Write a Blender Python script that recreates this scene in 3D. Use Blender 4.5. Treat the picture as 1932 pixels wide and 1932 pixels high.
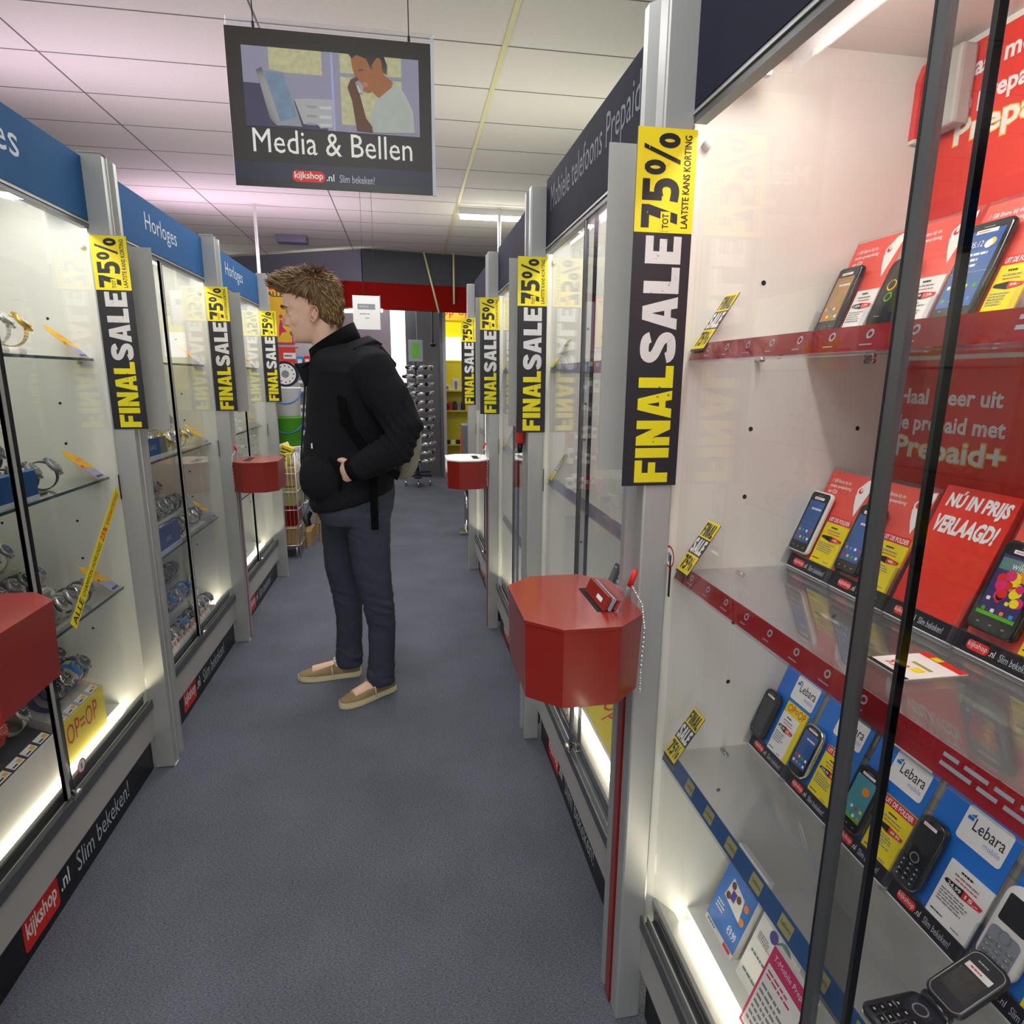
import bpy, bmesh, math, random
from mathutils import Vector, Matrix, noise
random.seed(7)
for _o in list(bpy.data.objects):
    bpy.data.objects.remove(_o)
SC = bpy.context.scene
COL = SC.collection
PI = math.pi
R = math.radians

# ------------------------------------------------------------------ camera
CAMH = 1.38
_p, _y, _r = 0.21479, 0.16688, 0.0074948
fw = Vector((math.sin(_y) * math.cos(_p), math.cos(_y) * math.cos(_p), -math.sin(_p)))
rt = Vector((math.cos(_y), -math.sin(_y), 0))
up = rt.cross(fw)
r2 = math.cos(_r) * rt + math.sin(_r) * up
u2 = -math.sin(_r) * rt + math.cos(_r) * up
cd = bpy.data.cameras.new('camera')
cd.sensor_width = 36.0
cd.lens = 1164.96 / 1932 * 36.0
cd.clip_start = 0.02
cd.clip_end = 60
cam = bpy.data.objects.new('camera', cd)
COL.objects.link(cam)
cam.matrix_world = Matrix(((r2.x, u2.x, -fw.x, 0), (r2.y, u2.y, -fw.y, 0), (r2.z, u2.z, -fw.z, CAMH), (0, 0, 0, 1)))
SC.camera = cam

# ------------------------------------------------------------------ world, exposure, large lights
EXPO = 0.0
SC.view_settings.view_transform = 'Standard'
SC.view_settings.look = 'None'
SC.view_settings.exposure = EXPO
SC.view_settings.gamma = 1.0
SC.view_settings.use_curve_mapping = False
W = bpy.data.worlds.new('world')
SC.world = W
W.use_nodes = True
W.node_tree.nodes['Background'].inputs[0].default_value = (0.92, 0.95, 1.0, 1)
W.node_tree.nodes['Background'].inputs[1].default_value = 0.75


def area_light(name, loc, d, sx, sy, power, col=(1, 1, 1), spread=PI):
    l = bpy.data.lights.new(name, 'AREA')
    l.shape = 'RECTANGLE'
    l.size, l.size_y = sx, sy
    l.energy = power
    l.color = col
    l.spread = spread
    o = bpy.data.objects.new(name, l)
    COL.objects.link(o)
    o.location = loc
    o.rotation_euler = Vector(d).to_track_quat('-Z', 'Y').to_euler()
    return o


# added fill lights: behind the camera, upward above both rows, aisle and hall
area_light('front_fill', (-0.3, -2.4, 1.75), (0, 1, -0.05), 3.0, 1.8, 22, (1, 0.98, 0.95))
for _i, _yy in enumerate((1.2, 3.4, 5.6)):
    area_light('ceiling_fill_left', (-1.25, _yy, 2.08), (0.25, 0, 1), 0.10, 1.8, (6, 7.5, 12)[_i], (0.97, 0.93, 1.0) if _i == 0 else (0.95, 0.70, 0.98))  # added without a fixture to brighten the ceiling, left side tinted purple
    area_light('ceiling_fill_right', (0.85, _yy, 2.08), (-0.25, 0, 1), 0.10, 1.8, 5.5, (1.0, 0.98, 0.86))
area_light('hall_fill', (0.1, 8.85, 2.68), (0, -0.1, -1), 1.8, 0.4, 26, (1, 0.98, 0.96))  # unseen fill, added to light the far floor and partitions
area_light('hall_fill', (-0.3, 6.2, 2.72), (0, 0.0, -1), 0.9, 0.9, 14, (1, 0.98, 0.98))
area_light('aisle_fill', (-0.22, 3.7, 2.72), (0, 0, -1), 0.9, 2.6, 34, (1, 0.98, 0.97))  # unseen fill, added to brighten the aisle floor
area_light('aisle_fill', (-0.22, 0.2, 2.72), (0, 0, -1), 0.9, 1.6, 26, (1, 0.98, 0.97))


# ------------------------------------------------------------------ materials
def lin(h):
    h = h.lstrip('#')
    out = []
    for i in (0, 2, 4):
        c = int(h[i:i + 2], 16) / 255
        out.append(c / 12.92 if c <= 0.04045 else ((c + 0.055) / 1.055) ** 2.4)
    return (out[0], out[1], out[2], 1)


MATS = {}


def mat(name, hexc, rough=0.5, metal=0.0, var=0.05, scale=25.0, bump=0.0, bscale=200.0, emit=0.0, spec=0.5, coat=0.0):
    if name in MATS:
        return MATS[name]
    m = bpy.data.materials.new(name)
    m.use_nodes = True
    nt = m.node_tree
    b = nt.nodes['Principled BSDF']
    tc = nt.nodes.new('ShaderNodeTexCoord')
    nz = nt.nodes.new('ShaderNodeTexNoise')
    nz.inputs['Scale'].default_value = scale
    nz.inputs['Detail'].default_value = 4
    nt.links.new(tc.outputs['Object'], nz.inputs['Vector'])
    mx = nt.nodes.new('ShaderNodeMix')
    mx.data_type = 'RGBA'
    c = lin(hexc)
    mx.inputs[6].default_value = tuple(max(0, v * (1 - var)) for v in c[:3]) + (1,)
    mx.inputs[7].default_value = tuple(min(1, v * (1 + var)) for v in c[:3]) + (1,)
    nt.links.new(nz.outputs[0], mx.inputs[0])
    nt.links.new(mx.outputs[2], b.inputs['Base Color'])
    b.inputs['Roughness'].default_value = rough
    b.inputs['Metallic'].default_value = metal
    b.inputs['Specular IOR Level'].default_value = spec
    if coat:
        b.inputs['Coat Weight'].default_value = coat
        b.inputs['Coat Roughness'].default_value = 0.08
    if emit:
        nt.links.new(mx.outputs[2], b.inputs['Emission Color'])
        b.inputs['Emission Strength'].default_value = emit
    if bump:
        n2 = nt.nodes.new('ShaderNodeTexNoise')
        n2.inputs['Scale'].default_value = bscale
        n2.inputs['Detail'].default_value = 3
        nt.links.new(tc.outputs['Object'], n2.inputs['Vector'])
        bp = nt.nodes.new('ShaderNodeBump')
        bp.inputs['Strength'].default_value = bump
        bp.inputs['Distance'].default_value = 0.004
        nt.links.new(n2.outputs[0], bp.inputs['Height'])
        nt.links.new(bp.outputs[0], b.inputs['Normal'])
    MATS[name] = m
    return m


def glass_mat(name, tint, refl=0.05, power=4.0, rough=0.0, body=None, body_f=0.0):
    m = bpy.data.materials.new(name)
    m.use_nodes = True
    nt = m.node_tree
    nt.nodes.remove(nt.nodes['Principled BSDF'])
    out = nt.nodes['Material Output']
    tr = nt.nodes.new('ShaderNodeBsdfTransparent')
    tr.inputs[0].default_value = lin(tint)
    gl = nt.nodes.new('ShaderNodeBsdfAnisotropic')
    gl.inputs['Color'].default_value = (1, 1, 1, 1)
    gl.inputs['Roughness'].default_value = rough
    lw = nt.nodes.new('ShaderNodeLayerWeight')
    lw.inputs[0].default_value = 0.5
    pw = nt.nodes.new('ShaderNodeMath')
    pw.operation = 'POWER'
    pw.inputs[1].default_value = power
    nt.links.new(lw.outputs['Facing'], pw.inputs[0])
    ma = nt.nodes.new('ShaderNodeMath')
    ma.operation = 'MULTIPLY_ADD'
    ma.inputs[1].default_value = 1 - refl
    ma.inputs[2].default_value = refl
    nt.links.new(pw.outputs[0], ma.inputs[0])
    mx = nt.nodes.new('ShaderNodeMixShader')
    nt.links.new(ma.outputs[0], mx.inputs[0])
    src = tr
    if body:
        df = nt.nodes.new('ShaderNodeBsdfDiffuse')
        df.inputs[0].default_value = lin(body)
        m2 = nt.nodes.new('ShaderNodeMixShader')
        m2.inputs[0].default_value = body_f
        nt.links.new(tr.outputs[0], m2.inputs[1])
        nt.links.new(df.outputs[0], m2.inputs[2])
        src = m2
    nt.links.new(src.outputs[0], mx.inputs[1])
    nt.links.new(gl.outputs[0], mx.inputs[2])
    nt.links.new(mx.outputs[0], out.inputs[0])
    MATS[name] = m
    return m


def worn_mat(name, hexc, back, amount=0.385, scale=85.0):
    """print with flaked-off specks showing the board colour"""
    m = bpy.data.materials.new(name)
    m.use_nodes = True
    nt = m.node_tree
    b = nt.nodes['Principled BSDF']
    tc = nt.nodes.new('ShaderNodeTexCoord')
    nz = nt.nodes.new('ShaderNodeTexNoise')
    nz.inputs['Scale'].default_value = scale
    nz.inputs['Detail'].default_value = 8
    nz.inputs['Roughness'].default_value = 0.7
    nt.links.new(tc.outputs['Object'], nz.inputs['Vector'])
    rp = nt.nodes.new('ShaderNodeValToRGB')
    rp.color_ramp.elements[0].position = amount - 0.06
    rp.color_ramp.elements[0].color = lin(back)
    rp.color_ramp.elements[1].position = amount - 0.02
    rp.color_ramp.elements[1].color = lin(hexc)
    nt.links.new(nz.outputs[0], rp.inputs[0])
    nt.links.new(rp.outputs[0], b.inputs['Base Color'])
    b.inputs['Roughness'].default_value = 0.45
    MATS[name] = m
    return m


def carpet_mat():
    m = bpy.data.materials.new('carpet')
    m.use_nodes = True
    nt = m.node_tree
    b = nt.nodes['Principled BSDF']
    tc = nt.nodes.new('ShaderNodeTexCoord')
    mp = nt.nodes.new('ShaderNodeMapping')
    mp.inputs['Scale'].default_value = (1, 2.2, 1)
    nt.links.new(tc.outputs['Object'], mp.inputs[0])
    n1 = nt.nodes.new('ShaderNodeTexNoise')
    n1.inputs['Scale'].default_value = 160
    n1.inputs['Detail'].default_value = 5
    n1.inputs['Roughness'].default_value = 0.8
    nt.links.new(mp.outputs[0], n1.inputs['Vector'])
    n2 = nt.nodes.new('ShaderNodeTexNoise')
    n2.inputs['Scale'].default_value = 3.0
    n2.inputs['Detail'].default_value = 5
    nt.links.new(tc.outputs['Object'], n2.inputs['Vector'])
    r1 = nt.nodes.new('ShaderNodeValToRGB')
    r1.color_ramp.elements[0].position = 0.33
    r1.color_ramp.elements[0].color = lin('#3c3e48')
    r1.color_ramp.elements[1].position = 0.68
    r1.color_ramp.elements[1].color = lin('#838794')
    nt.links.new(n1.outputs[0], r1.inputs[0])
    mx = nt.nodes.new('ShaderNodeMix')
    mx.data_type = 'RGBA'
    mx.blend_type = 'MULTIPLY'
    mx.inputs[0].default_value = 0.6
    r2_ = nt.nodes.new('ShaderNodeValToRGB')
    r2_.color_ramp.elements[0].position = 0.3
    r2_.color_ramp.elements[0].color = (0.62, 0.62, 0.62, 1)
    r2_.color_ramp.elements[1].position = 0.7
    r2_.color_ramp.elements[1].color = (1, 1, 1, 1)
    nt.links.new(n2.outputs[0], r2_.inputs[0])
    nt.links.new(r1.outputs[0], mx.inputs[6])
    nt.links.new(r2_.outputs[0], mx.inputs[7])
    nt.links.new(mx.outputs[2], b.inputs['Base Color'])
    b.inputs['Roughness'].default_value = 0.95
    b.inputs['Specular IOR Level'].default_value = 0.1
    bp = nt.nodes.new('ShaderNodeBump')
    bp.inputs['Strength'].default_value = 0.5
    bp.inputs['Distance'].default_value = 0.004
    nt.links.new(n1.outputs[0], bp.inputs['Height'])
    nt.links.new(bp.outputs[0], b.inputs['Normal'])
    MATS['carpet'] = m
    return m


carpet_mat()
mat('ceil_tile', '#dcdacd', 0.9, var=0.05, scale=60, bump=0.25, bscale=350)
mat('grout_dark', '#6f6c6a', 0.8)
mat('lit_yellow', '#d9d6a0', 0.4, var=0.02)  # yellowish shine of reflected light, put into the colour
mat('wall_paint', '#b9b6bb', 0.7, var=0.04, scale=4)
mat('case_white', '#e2e3dc', 0.45, var=0.03, scale=6)
mat('case_grey', '#b3b3ae', 0.4, var=0.05, scale=8)
mat('alu', '#b4b6b4', 0.35, 0.35, var=0.06, scale=12)
mat('alu_dark', '#6c6e70', 0.35, 0.6, var=0.08, scale=20)
mat('rubber', '#1b1c20', 0.5, var=0.1)
mat('fascia', '#b0aeab', 0.5, var=0.05, scale=6)
mat('kick_black', '#15161b', 0.35, var=0.1)
mat('header_blue', '#2b5a8c', 0.75, var=0.14, scale=5, spec=0.15)
mat('header_dark', '#262838', 0.75, var=0.18, scale=6, spec=0.15)
mat('letter_pale', '#b9c4cc', 0.5)
mat('letter_header', '#6c7280', 0.6)
mat('letter_grey', '#8d929c', 0.5)
mat('white', '#eeeeec', 0.5, var=0.02)
mat('paper', '#f2f1ee', 0.6, var=0.02)
mat('ink', '#1a1a1c', 0.6, var=0.02)
mat('ink_grey', '#8b8b8d', 0.6, var=0.02)
mat('red_logo', '#d8251a', 0.5, var=0.03)
mat('red_box', '#8f2117', 0.28, var=0.08, scale=7, coat=0.4)
mat('red_card', '#dc3024', 0.35, var=0.06, scale=9, coat=0.3)
mat('red_card_pale', '#e2574c', 0.35, var=0.06, scale=9)
mat('red_deep', '#7d0f0a', 0.85, var=0.06, spec=0.08)
mat('yellow', '#f0dd1c', 0.45, var=0.03)
mat('yellow_warm', '#efbf2a', 0.5, var=0.05)
mat('sign_black', '#1d1c25', 0.4, var=0.08)
worn_mat('worn_white', '#d5d3d3', '#1d1c25')
worn_mat('worn_yellow', '#e3d60f', '#1d1c25')
worn_mat('worn_ink', '#1d1c22', '#e6d51c', 0.365)
mat('blue_card', '#1c74d2', 0.35, var=0.06, scale=8, coat=0.3)
mat('blue_dark', '#1f4f86', 0.4, var=0.05)
mat('navy', '#121c36', 0.4, var=0.08)
mat('lavender', '#a5a6d8', 0.5)
mat('magenta', '#d8266e', 0.4)
mat('teal_grey', '#5d8682', 0.5)
mat('purple', '#4b3d9a', 0.5)
mat('orange', '#ee8a1e', 0.5)
mat('green', '#55ad1c', 0.45, var=0.05)
mat('skyblue', '#3b8fd8', 0.45)
mat('pink', '#ee5c8c', 0.45)
mat('olive', '#a39d5c', 0.5)
mat('phone_black', '#101114', 0.18, var=0.1, coat=0.6)
mat('phone_dark', '#20232b', 0.25, var=0.1)
mat('phone_white', '#e8e8e6', 0.25, var=0.02, coat=0.4)
mat('phone_grey', '#8d9092', 0.3, 0.3)
mat('screen_off', '#2b2c30', 0.1, var=0.15, coat=0.8)
mat('screen_blue', '#2f5b9c', 0.15, var=0.35, scale=35, coat=0.6)
mat('screen_teal', '#4b9aa4', 0.15, var=0.25, scale=30, coat=0.6)
mat('screen_warm', '#a07a4a', 0.15, var=0.5, scale=40, coat=0.6)
mat('chrome', '#c9c9c6', 0.15, 1.0, var=0.05)
mat('steel', '#d8d7d2', 0.32, 0.75, var=0.15, scale=60)
mat('gold', '#c9a34a', 0.25, 0.9, var=0.15)
mat('watch_black', '#17181b', 0.35, var=0.2)
mat('dial_dark', '#22262e', 0.15, var=0.2, coat=0.7)
mat('dial_pale', '#cfd0c8', 0.15, var=0.1, coat=0.7)
mat('dial_blue', '#22386c', 0.15, var=0.2, coat=0.7)
mat('rubber_red', '#c63024', 0.4)
mat('rubber_white', '#e6e4e4', 0.4)
mat('rubber_blue', '#2f7fd0', 0.4)
mat('rubber_purple', '#3d2f66', 0.4)
mat('leather_brown', '#5d3826', 0.55, var=0.2)
mat('tube', '#fffaf0', 0.5, var=0.0, emit=32.0)
mat('tube_low', '#fff6dc', 0.5, var=0.0, emit=12.5)
mat('lightbox', '#ffffff', 0.5, var=0.0, emit=1.3)
mat('lightbox_yellow', '#f5ea20', 0.5, var=0.0, emit=0.9)
mat('glass_edge', '#2f4a50', 0.15, var=0.2)
mat('hole', '#0c0c0c', 0.9)
mat('skin', '#e6bca4', 0.5, var=0.06, scale=30, bump=0.05, bscale=300)
mat('skin_red', '#d69c86', 0.5, var=0.05, scale=30)
mat('lip', '#b57568', 0.45, var=0.05)
mat('hair', '#6a5030', 0.55, var=0.35, scale=60)
mat('hair_light', '#a48558', 0.5, var=0.3, scale=60)
mat('eye_white', '#bdb8b4', 0.3)
mat('iris', '#566b7a', 0.2, coat=0.6)
mat('brow', '#4a3524', 0.7)
mat('wool', '#1b1c21', 0.95, var=0.35, scale=220, bump=0.5, bscale=260, spec=0.15)
mat('knit', '#090a0c', 0.9, var=0.2, scale=300, bump=0.4, bscale=400, spec=0.15)
mat('denim', '#3d404f', 0.85, var=0.25, scale=30, bump=0.35, bscale=500, spec=0.15)
mat('suede', '#94805f', 0.9, var=0.15, scale=40, bump=0.3, bscale=300, spec=0.1)
mat('sole', '#d2c8a0', 0.6, var=0.06)
mat('lace', '#e8e2d0', 0.8)
mat('bag_grey', '#8a8779', 0.8, var=0.15, scale=25, bump=0.3, bscale=300)
mat('bag_black', '#0a0a0b', 0.9, spec=0.1)
mat('wood', '#b08d57', 0.7, var=0.2, scale=20)
mat('bulkhead', '#3d4146', 0.7, var=0.1, scale=5)
mat('duct', '#7b7a8c', 0.6, var=0.06)
mat('grey_wall', '#6e6e72', 0.6, var=0.06, scale=5)
mat('mauve_wall', '#6b6069', 0.6, var=0.06, scale=5)
mat('sign_brown', '#1e1814', 0.45, var=0.06)
mat('cardboard', '#a88858', 0.8, var=0.1)
mat('tin', '#9a9a98', 0.3, 0.7)
glass_mat('pane', '#fefefe', 0.022, 5.6)
glass_mat('shelf_glass', '#f9fbf9', 0.05, 4.0)
glass_mat('acrylic', '#fafafc', 0.03, 4.0, body='#d5d5df', body_f=0.04)
glass_mat('acrylic_red', '#e8b8b8', 0.03, 4.0, body='#93262b', body_f=0.72)
glass_mat('clear_bag', '#ededed', 0.12, 2.0, rough=0.2, body='#e6e6ea', body_f=0.5)

# ------------------------------------------------------------------ mesh builder
WM = {}
_txt = {}


def text_mesh(s, bold=0.0):
    k = (s, bold)
    if k in _txt:
        return _txt[k]
    cu = bpy.data.curves.new('t', 'FONT')
    cu.body = s
    cu.size = 1.0
    cu.resolution_u = 2
    cu.offset = bold
    cu.fill_mode = 'FRONT'
    ob = bpy.data.objects.new('t', cu)
    COL.objects.link(ob)
    dg = bpy.context.evaluated_depsgraph_get()
    me = bpy.data.meshes.new_from_object(ob.evaluated_get(dg))
    vs = [(v.co.x, v.co.y) for v in me.vertices]
    fs = [tuple(p.vertices) for p in me.polygons]
    bpy.data.objects.remove(ob)
    bpy.data.curves.remove(cu)
    bpy.data.meshes.remove(me)
    xs = [v[0] for v in vs] or [0]
    ys = [v[1] for v in vs] or [0]
    _txt[k] = (vs, fs, min(xs), max(xs), min(ys), max(ys))
    return _txt[k]


def frame(o, u, v):
    u = Vector(u).normalized()
    v = Vector(v).normalized()
    n = u.cross(v)
    return Matrix(((u.x, v.x, n.x, o[0]), (u.y, v.y, n.y, o[1]), (u.z, v.z, n.z, o[2]), (0, 0, 0, 1)))


class MB:
    def __init__(s):
        s.v, s.f, s.m, s.sm, s.mats = [], [], [], [], []

    def mi(s, m):
        if m not in s.mats:
            s.mats.append(m)
        return s.mats.index(m)

    def add(s, vs, fs, m, M=None, smooth=False):
        b = len(s.v)
        s.v += [(M @ Vector(p)) if M else Vector(p) for p in vs]
        i = s.mi(m)
        for f in fs:
            s.f.append(tuple(b + k for k in f))
            s.m.append(i)
            s.sm.append(smooth)
        return s

    def box(s, x0, y0, z0, x1, y1, z1, m, M=None):
        x0, x1 = min(x0, x1), max(x0, x1)
        y0, y1 = min(y0, y1), max(y0, y1)
        z0, z1 = min(z0, z1), max(z0, z1)
        vs = [(x, y, z) for z in (z0, z1) for y in (y0, y1) for x in (x0, x1)]
        return s.add(vs, [(0, 2, 3, 1), (4, 5, 7, 6), (0, 1, 5, 4), (2, 6, 7, 3), (0, 4, 6, 2), (1, 3, 7, 5)], m, M)

    def bbox(s, x0, y0, z0, x1, y1, z1, m, b=0.004, seg=2, M=None, smooth=False):
        bm = bmesh.new()
        bmesh.ops.create_cube(bm, size=1)
        for v in bm.verts:
            v.co = Vector(((x0 + x1) / 2 + v.co.x * (x1 - x0), (y0 + y1) / 2 + v.co.y * (y1 - y0), (z0 + z1) / 2 + v.co.z * (z1 - z0)))
        bmesh.ops.bevel(bm, geom=list(bm.edges), offset=b, segments=seg, affect='EDGES', profile=0.5)
        bm.verts.index_update()
        s.add([v.co.copy() for v in bm.verts], [[v.index for v in f.verts] for f in bm.faces], m, M, smooth)
        bm.free()
        return s

    def prism(s, poly, h0, h1, m, M=None, smooth=False):
        n = len(poly)
        a = sum(poly[i][0] * poly[(i + 1) % n][1] - poly[(i + 1) % n][0] * poly[i][1] for i in range(n))
        if a < 0:
            poly = poly[::-1]
        vs = [(p[0], p[1], h0) for p in poly] + [(p[0], p[1], h1) for p in poly]
        fs = [tuple(range(n - 1, -1, -1)), tuple(range(n, 2 * n))]
        fs += [(i, (i + 1) % n, n + (i + 1) % n, n + i) for i in range(n)]
        return s.add(vs, fs, m, M, smooth)

    def loft(s, rings, m, cap=True, M=None, smooth=True, closed=True):
        n = len(rings[0])
        vs = [p for r in rings for p in r]
        fs = []
        for j in range(len(rings) - 1):
            for i in range(n if closed else n - 1):
                a, b = j * n + i, j * n + (i + 1) % n
                fs.append((a, b, b + n, a + n))
        if cap:
            fs.append(tuple(range(n - 1, -1, -1)))
            k = (len(rings) - 1) * n
            fs.append(tuple(range(k, k + n)))
        return s.add(vs, fs, m, M, smooth)

    def tube(s, pts, r, m, n=8, closed=False, M=None, cap=True, flat=1.0):
        pts = [Vector(p) for p in pts]
        k = len(pts)
        rs = r if isinstance(r, (list, tuple)) else [r] * k
        rings = []
        ref = None
        for i, p in enumerate(pts):
            a = pts[(i - 1) % k] if (closed or i > 0) else p
            b = pts[(i + 1) % k] if (closed or i < k - 1) else p
            t = (b - a).normalized()
            if ref is None:
                ref = Vector((0, 0, 1)) if abs(t.z) < 0.9 else Vector((1, 0, 0))
            e1 = ref - t * ref.dot(t)
            e1.normalize()
            e2 = t.cross(e1)
            ref = e1
            rings.append([p + (e1 * math.cos(2 * PI * j / n) + e2 * math.sin(2 * PI * j / n) * flat) * rs[i] for j in range(n)])
        if closed:
            rings.append(rings[0])
            return s.loft(rings, m, False, M)
        return s.loft(rings, m, cap, M)

    def cyl(s, p0, p1, r0, m, r1=None, n=16, M=None, smooth=True):
        return s.tube([p0, p1], [r0, r0 if r1 is None else r1], m, n, False, M)

    def lathe(s, prof, m, n=24, M=None, cap=True):
        rings = [[(r * math.cos(2 * PI * i / n), r * math.sin(2 * PI * i / n), z) for i in range(n)] for r, z in prof]
        return s.loft(rings, m, cap, M)

    def ball(s, c, r, m, nu=16, nv=10, M=None):
        r = r if isinstance(r, (tuple, list)) else (r, r, r)
        rings = []
        for j in range(nv + 1):
            a = -PI / 2 + PI * (j + 0.02) / (nv + 0.04)
            rings.append([(c[0] + r[0] * math.cos(a) * math.cos(2 * PI * i / nu), c[1] + r[1] * math.cos(a) * math.sin(2 * PI * i / nu), c[2] + r[2] * math.sin(a)) for i in range(nu)])
        return s.loft(rings, m, True, M)

    # flat print on a plane: local u, v, and a layer lifted off the board
    def rect(s, F, u0, v0, u1, v1, m, lay=1, e=0.0003):
        z = lay * e
        return s.add([(u0, v0, z), (u1, v0, z), (u1, v1, z), (u0, v1, z)], [(0, 1, 2, 3)], m, F)

    def poly(s, F, pts, m, lay=1, e=0.0003):
        a = sum(pts[i][0] * pts[(i + 1) % len(pts)][1] - pts[(i + 1) % len(pts)][0] * pts[i][1] for i in range(len(pts)))
        if a < 0:
            pts = pts[::-1]
        return s.add([(p[0], p[1], lay * e) for p in pts], [tuple(range(len(pts)))], m, F)

    def disc(s, F, u, v, r, m, lay=1, n=20, ry=None, e=0.0003):
        ry = ry or r
        return s.poly(F, [(u + r * math.cos(2 * PI * i / n), v + ry * math.sin(2 * PI * i / n)) for i in range(n)], m, lay, e)

    def ring(s, F, u, v, r0, r1, m, lay=1, n=24, e=0.0003, k=1.0):
        vs = [(u + r * math.cos(2 * PI * i / n), v + k * r * math.sin(2 * PI * i / n), lay * e) for r in (r0, r1) for i in range(n)]
        return s.add(vs, [(i, n + i, n + (i + 1) % n, (i + 1) % n) for i in range(n)], m, F)

    def rrect(s, F, u0, v0, u1, v1, r, m, lay=1, e=0.0003):
        pts = []
        for cx, cy, a0 in ((u1 - r, v0 + r, -90), (u1 - r, v1 - r, 0), (u0 + r, v1 - r, 90), (u0 + r, v0 + r, 180)):
            for k in range(5):
                a = R(a0 + k * 22.5)
                pts.append((cx + r * math.cos(a), cy + r * math.sin(a)))
        return s.poly(F, pts, m, lay, e)

    def text(s, F, st, u0, v0, u1, v1, m, lay=2, bold=0.0, rot=0, shear=0.0, e=0.0003, mirror=False):
        """fit the string in the box; rot=90 reads upwards"""
        vs, fs, x0, x1, y0, y1 = text_mesh(st, bold)
        if not vs:
            return s
        out = []
        for x, y in vs:
            a, b = (x - x0) / (x1 - x0), (y - y0) / (y1 - y0)
            if rot == 90:
                a, b = 1 - b, a
            out.append((u0 + a * (u1 - u0) + shear * b * (v1 - v0), v0 + b * (v1 - v0), lay * e))
        return s.add(out, fs, m, F)

    def lines(s, F, u0, v0, u1, v1, n, m, lay=2, e=0.0003, seed=1):
        rg = random.Random(seed)
        h = (v1 - v0) / n
        for i in range(n):
            b = v1 - (i + 1) * h + h * 0.3
            w = (u1 - u0) * rg.uniform(0.6, 1)
            # words of a small printed line
            x = u0
            while x < u0 + w:
                l = (u1 - u0) * rg.uniform(0.07, 0.2)
                s.rect(F, x, b, min(x + l, u0 + w), b + h * 0.45, m, lay, e)
                x += l + (u1 - u0) * 0.03
        return s

    def mesh(s, name, Minv=None):
        me = bpy.data.meshes.new(name)
        vs = [(Minv @ p) if Minv else p for p in s.v]
        me.from_pydata([tuple(p) for p in vs], [], s.f)
        for m in s.mats:
            me.materials.append(MATS[m])
        me.polygons.foreach_set('material_index', s.m)
        me.polygons.foreach_set('use_smooth', s.sm)
        me.update()
        return me

    def build(s, name, parent=None, label=None):
        Mi = WM[parent.name].inverted() if parent else None
        o = bpy.data.objects.new(name, s.mesh(name, Mi))
        COL.objects.link(o)
        if parent:
            o.parent = parent
            WM[o.name] = WM[parent.name]
        else:
            WM[o.name] = Matrix.Identity(4)
        if label:
            o['label'] = label
        return o

    def thing(s, name, label, cat, group=None):
        lo = [min(p[i] for p in s.v) for i in range(3)]
        hi = [max(p[i] for p in s.v) for i in range(3)]
        T = Matrix.Translation(((lo[0] + hi[0]) / 2, (lo[1] + hi[1]) / 2, lo[2]))
        o = bpy.data.objects.new(name, s.mesh(name, T.inverted()))
        COL.objects.link(o)
        o.matrix_world = T
        WM[o.name] = T
        return tag(o, label, cat, group)

    def struct(s, name):
        o = s.build(name)
        o['kind'] = 'structure'
        return o


def tag(o, label, cat, group=None):
    o['label'] = label
    o['category'] = cat
    if group:
        o['group'] = group
    return o


def thing(name, label, cat, M=None, group=None):
    o = bpy.data.objects.new(name, None)
    o.empty_display_size = 0.05
    COL.objects.link(o)
    if M is None:
        M = Matrix.Identity(4)
    elif not isinstance(M, Matrix):
        M = Matrix.Translation(M)
    o.matrix_world = M
    WM[o.name] = M
    return tag(o, label, cat, group)


def dup(root, M, label, group=None):
    r = root.copy()
    COL.objects.link(r)
    r.matrix_world = M
    WM[r.name] = M
    r['label'] = label
    if group:
        r['group'] = group
    for ch in list(root.children):
        c = ch.copy()
        COL.objects.link(c)
        c.parent = r
        for g in list(ch.children):
            d = g.copy()
            COL.objects.link(d)
            d.parent = c
    return r


def remesh(mb, voxel, smooth=4, fac=0.5):
    me = mb.mesh('tmp')
    ob = bpy.data.objects.new('tmp', me)
    COL.objects.link(ob)
    md = ob.modifiers.new('r', 'REMESH')
    md.mode = 'VOXEL'
    md.voxel_size = voxel
    md.use_smooth_shade = True
    if smooth:
        sm = ob.modifiers.new('s', 'SMOOTH')
        sm.iterations = smooth
        sm.factor = fac
    dg = bpy.context.evaluated_depsgraph_get()
    out = bpy.data.meshes.new_from_object(ob.evaluated_get(dg))
    bpy.data.objects.remove(ob)
    bpy.data.meshes.remove(me)
    return out


def mesh_part(me, name, parent, mats, pick=None):
    Mi = WM[parent.name].inverted()
    me.materials.clear()
    for m in mats:
        me.materials.append(MATS[m])
    if pick:
        for p in me.polygons:
            p.material_index = pick(p.center)
    else:
        for p in me.polygons:
            p.material_index = 0
    for p in me.polygons:
        p.use_smooth = True
    me.transform(Mi)
    o = bpy.data.objects.new(name, me)
    me.name = name
    COL.objects.link(o)
    o.parent = parent
    WM[o.name] = WM[parent.name]
    return o
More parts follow.
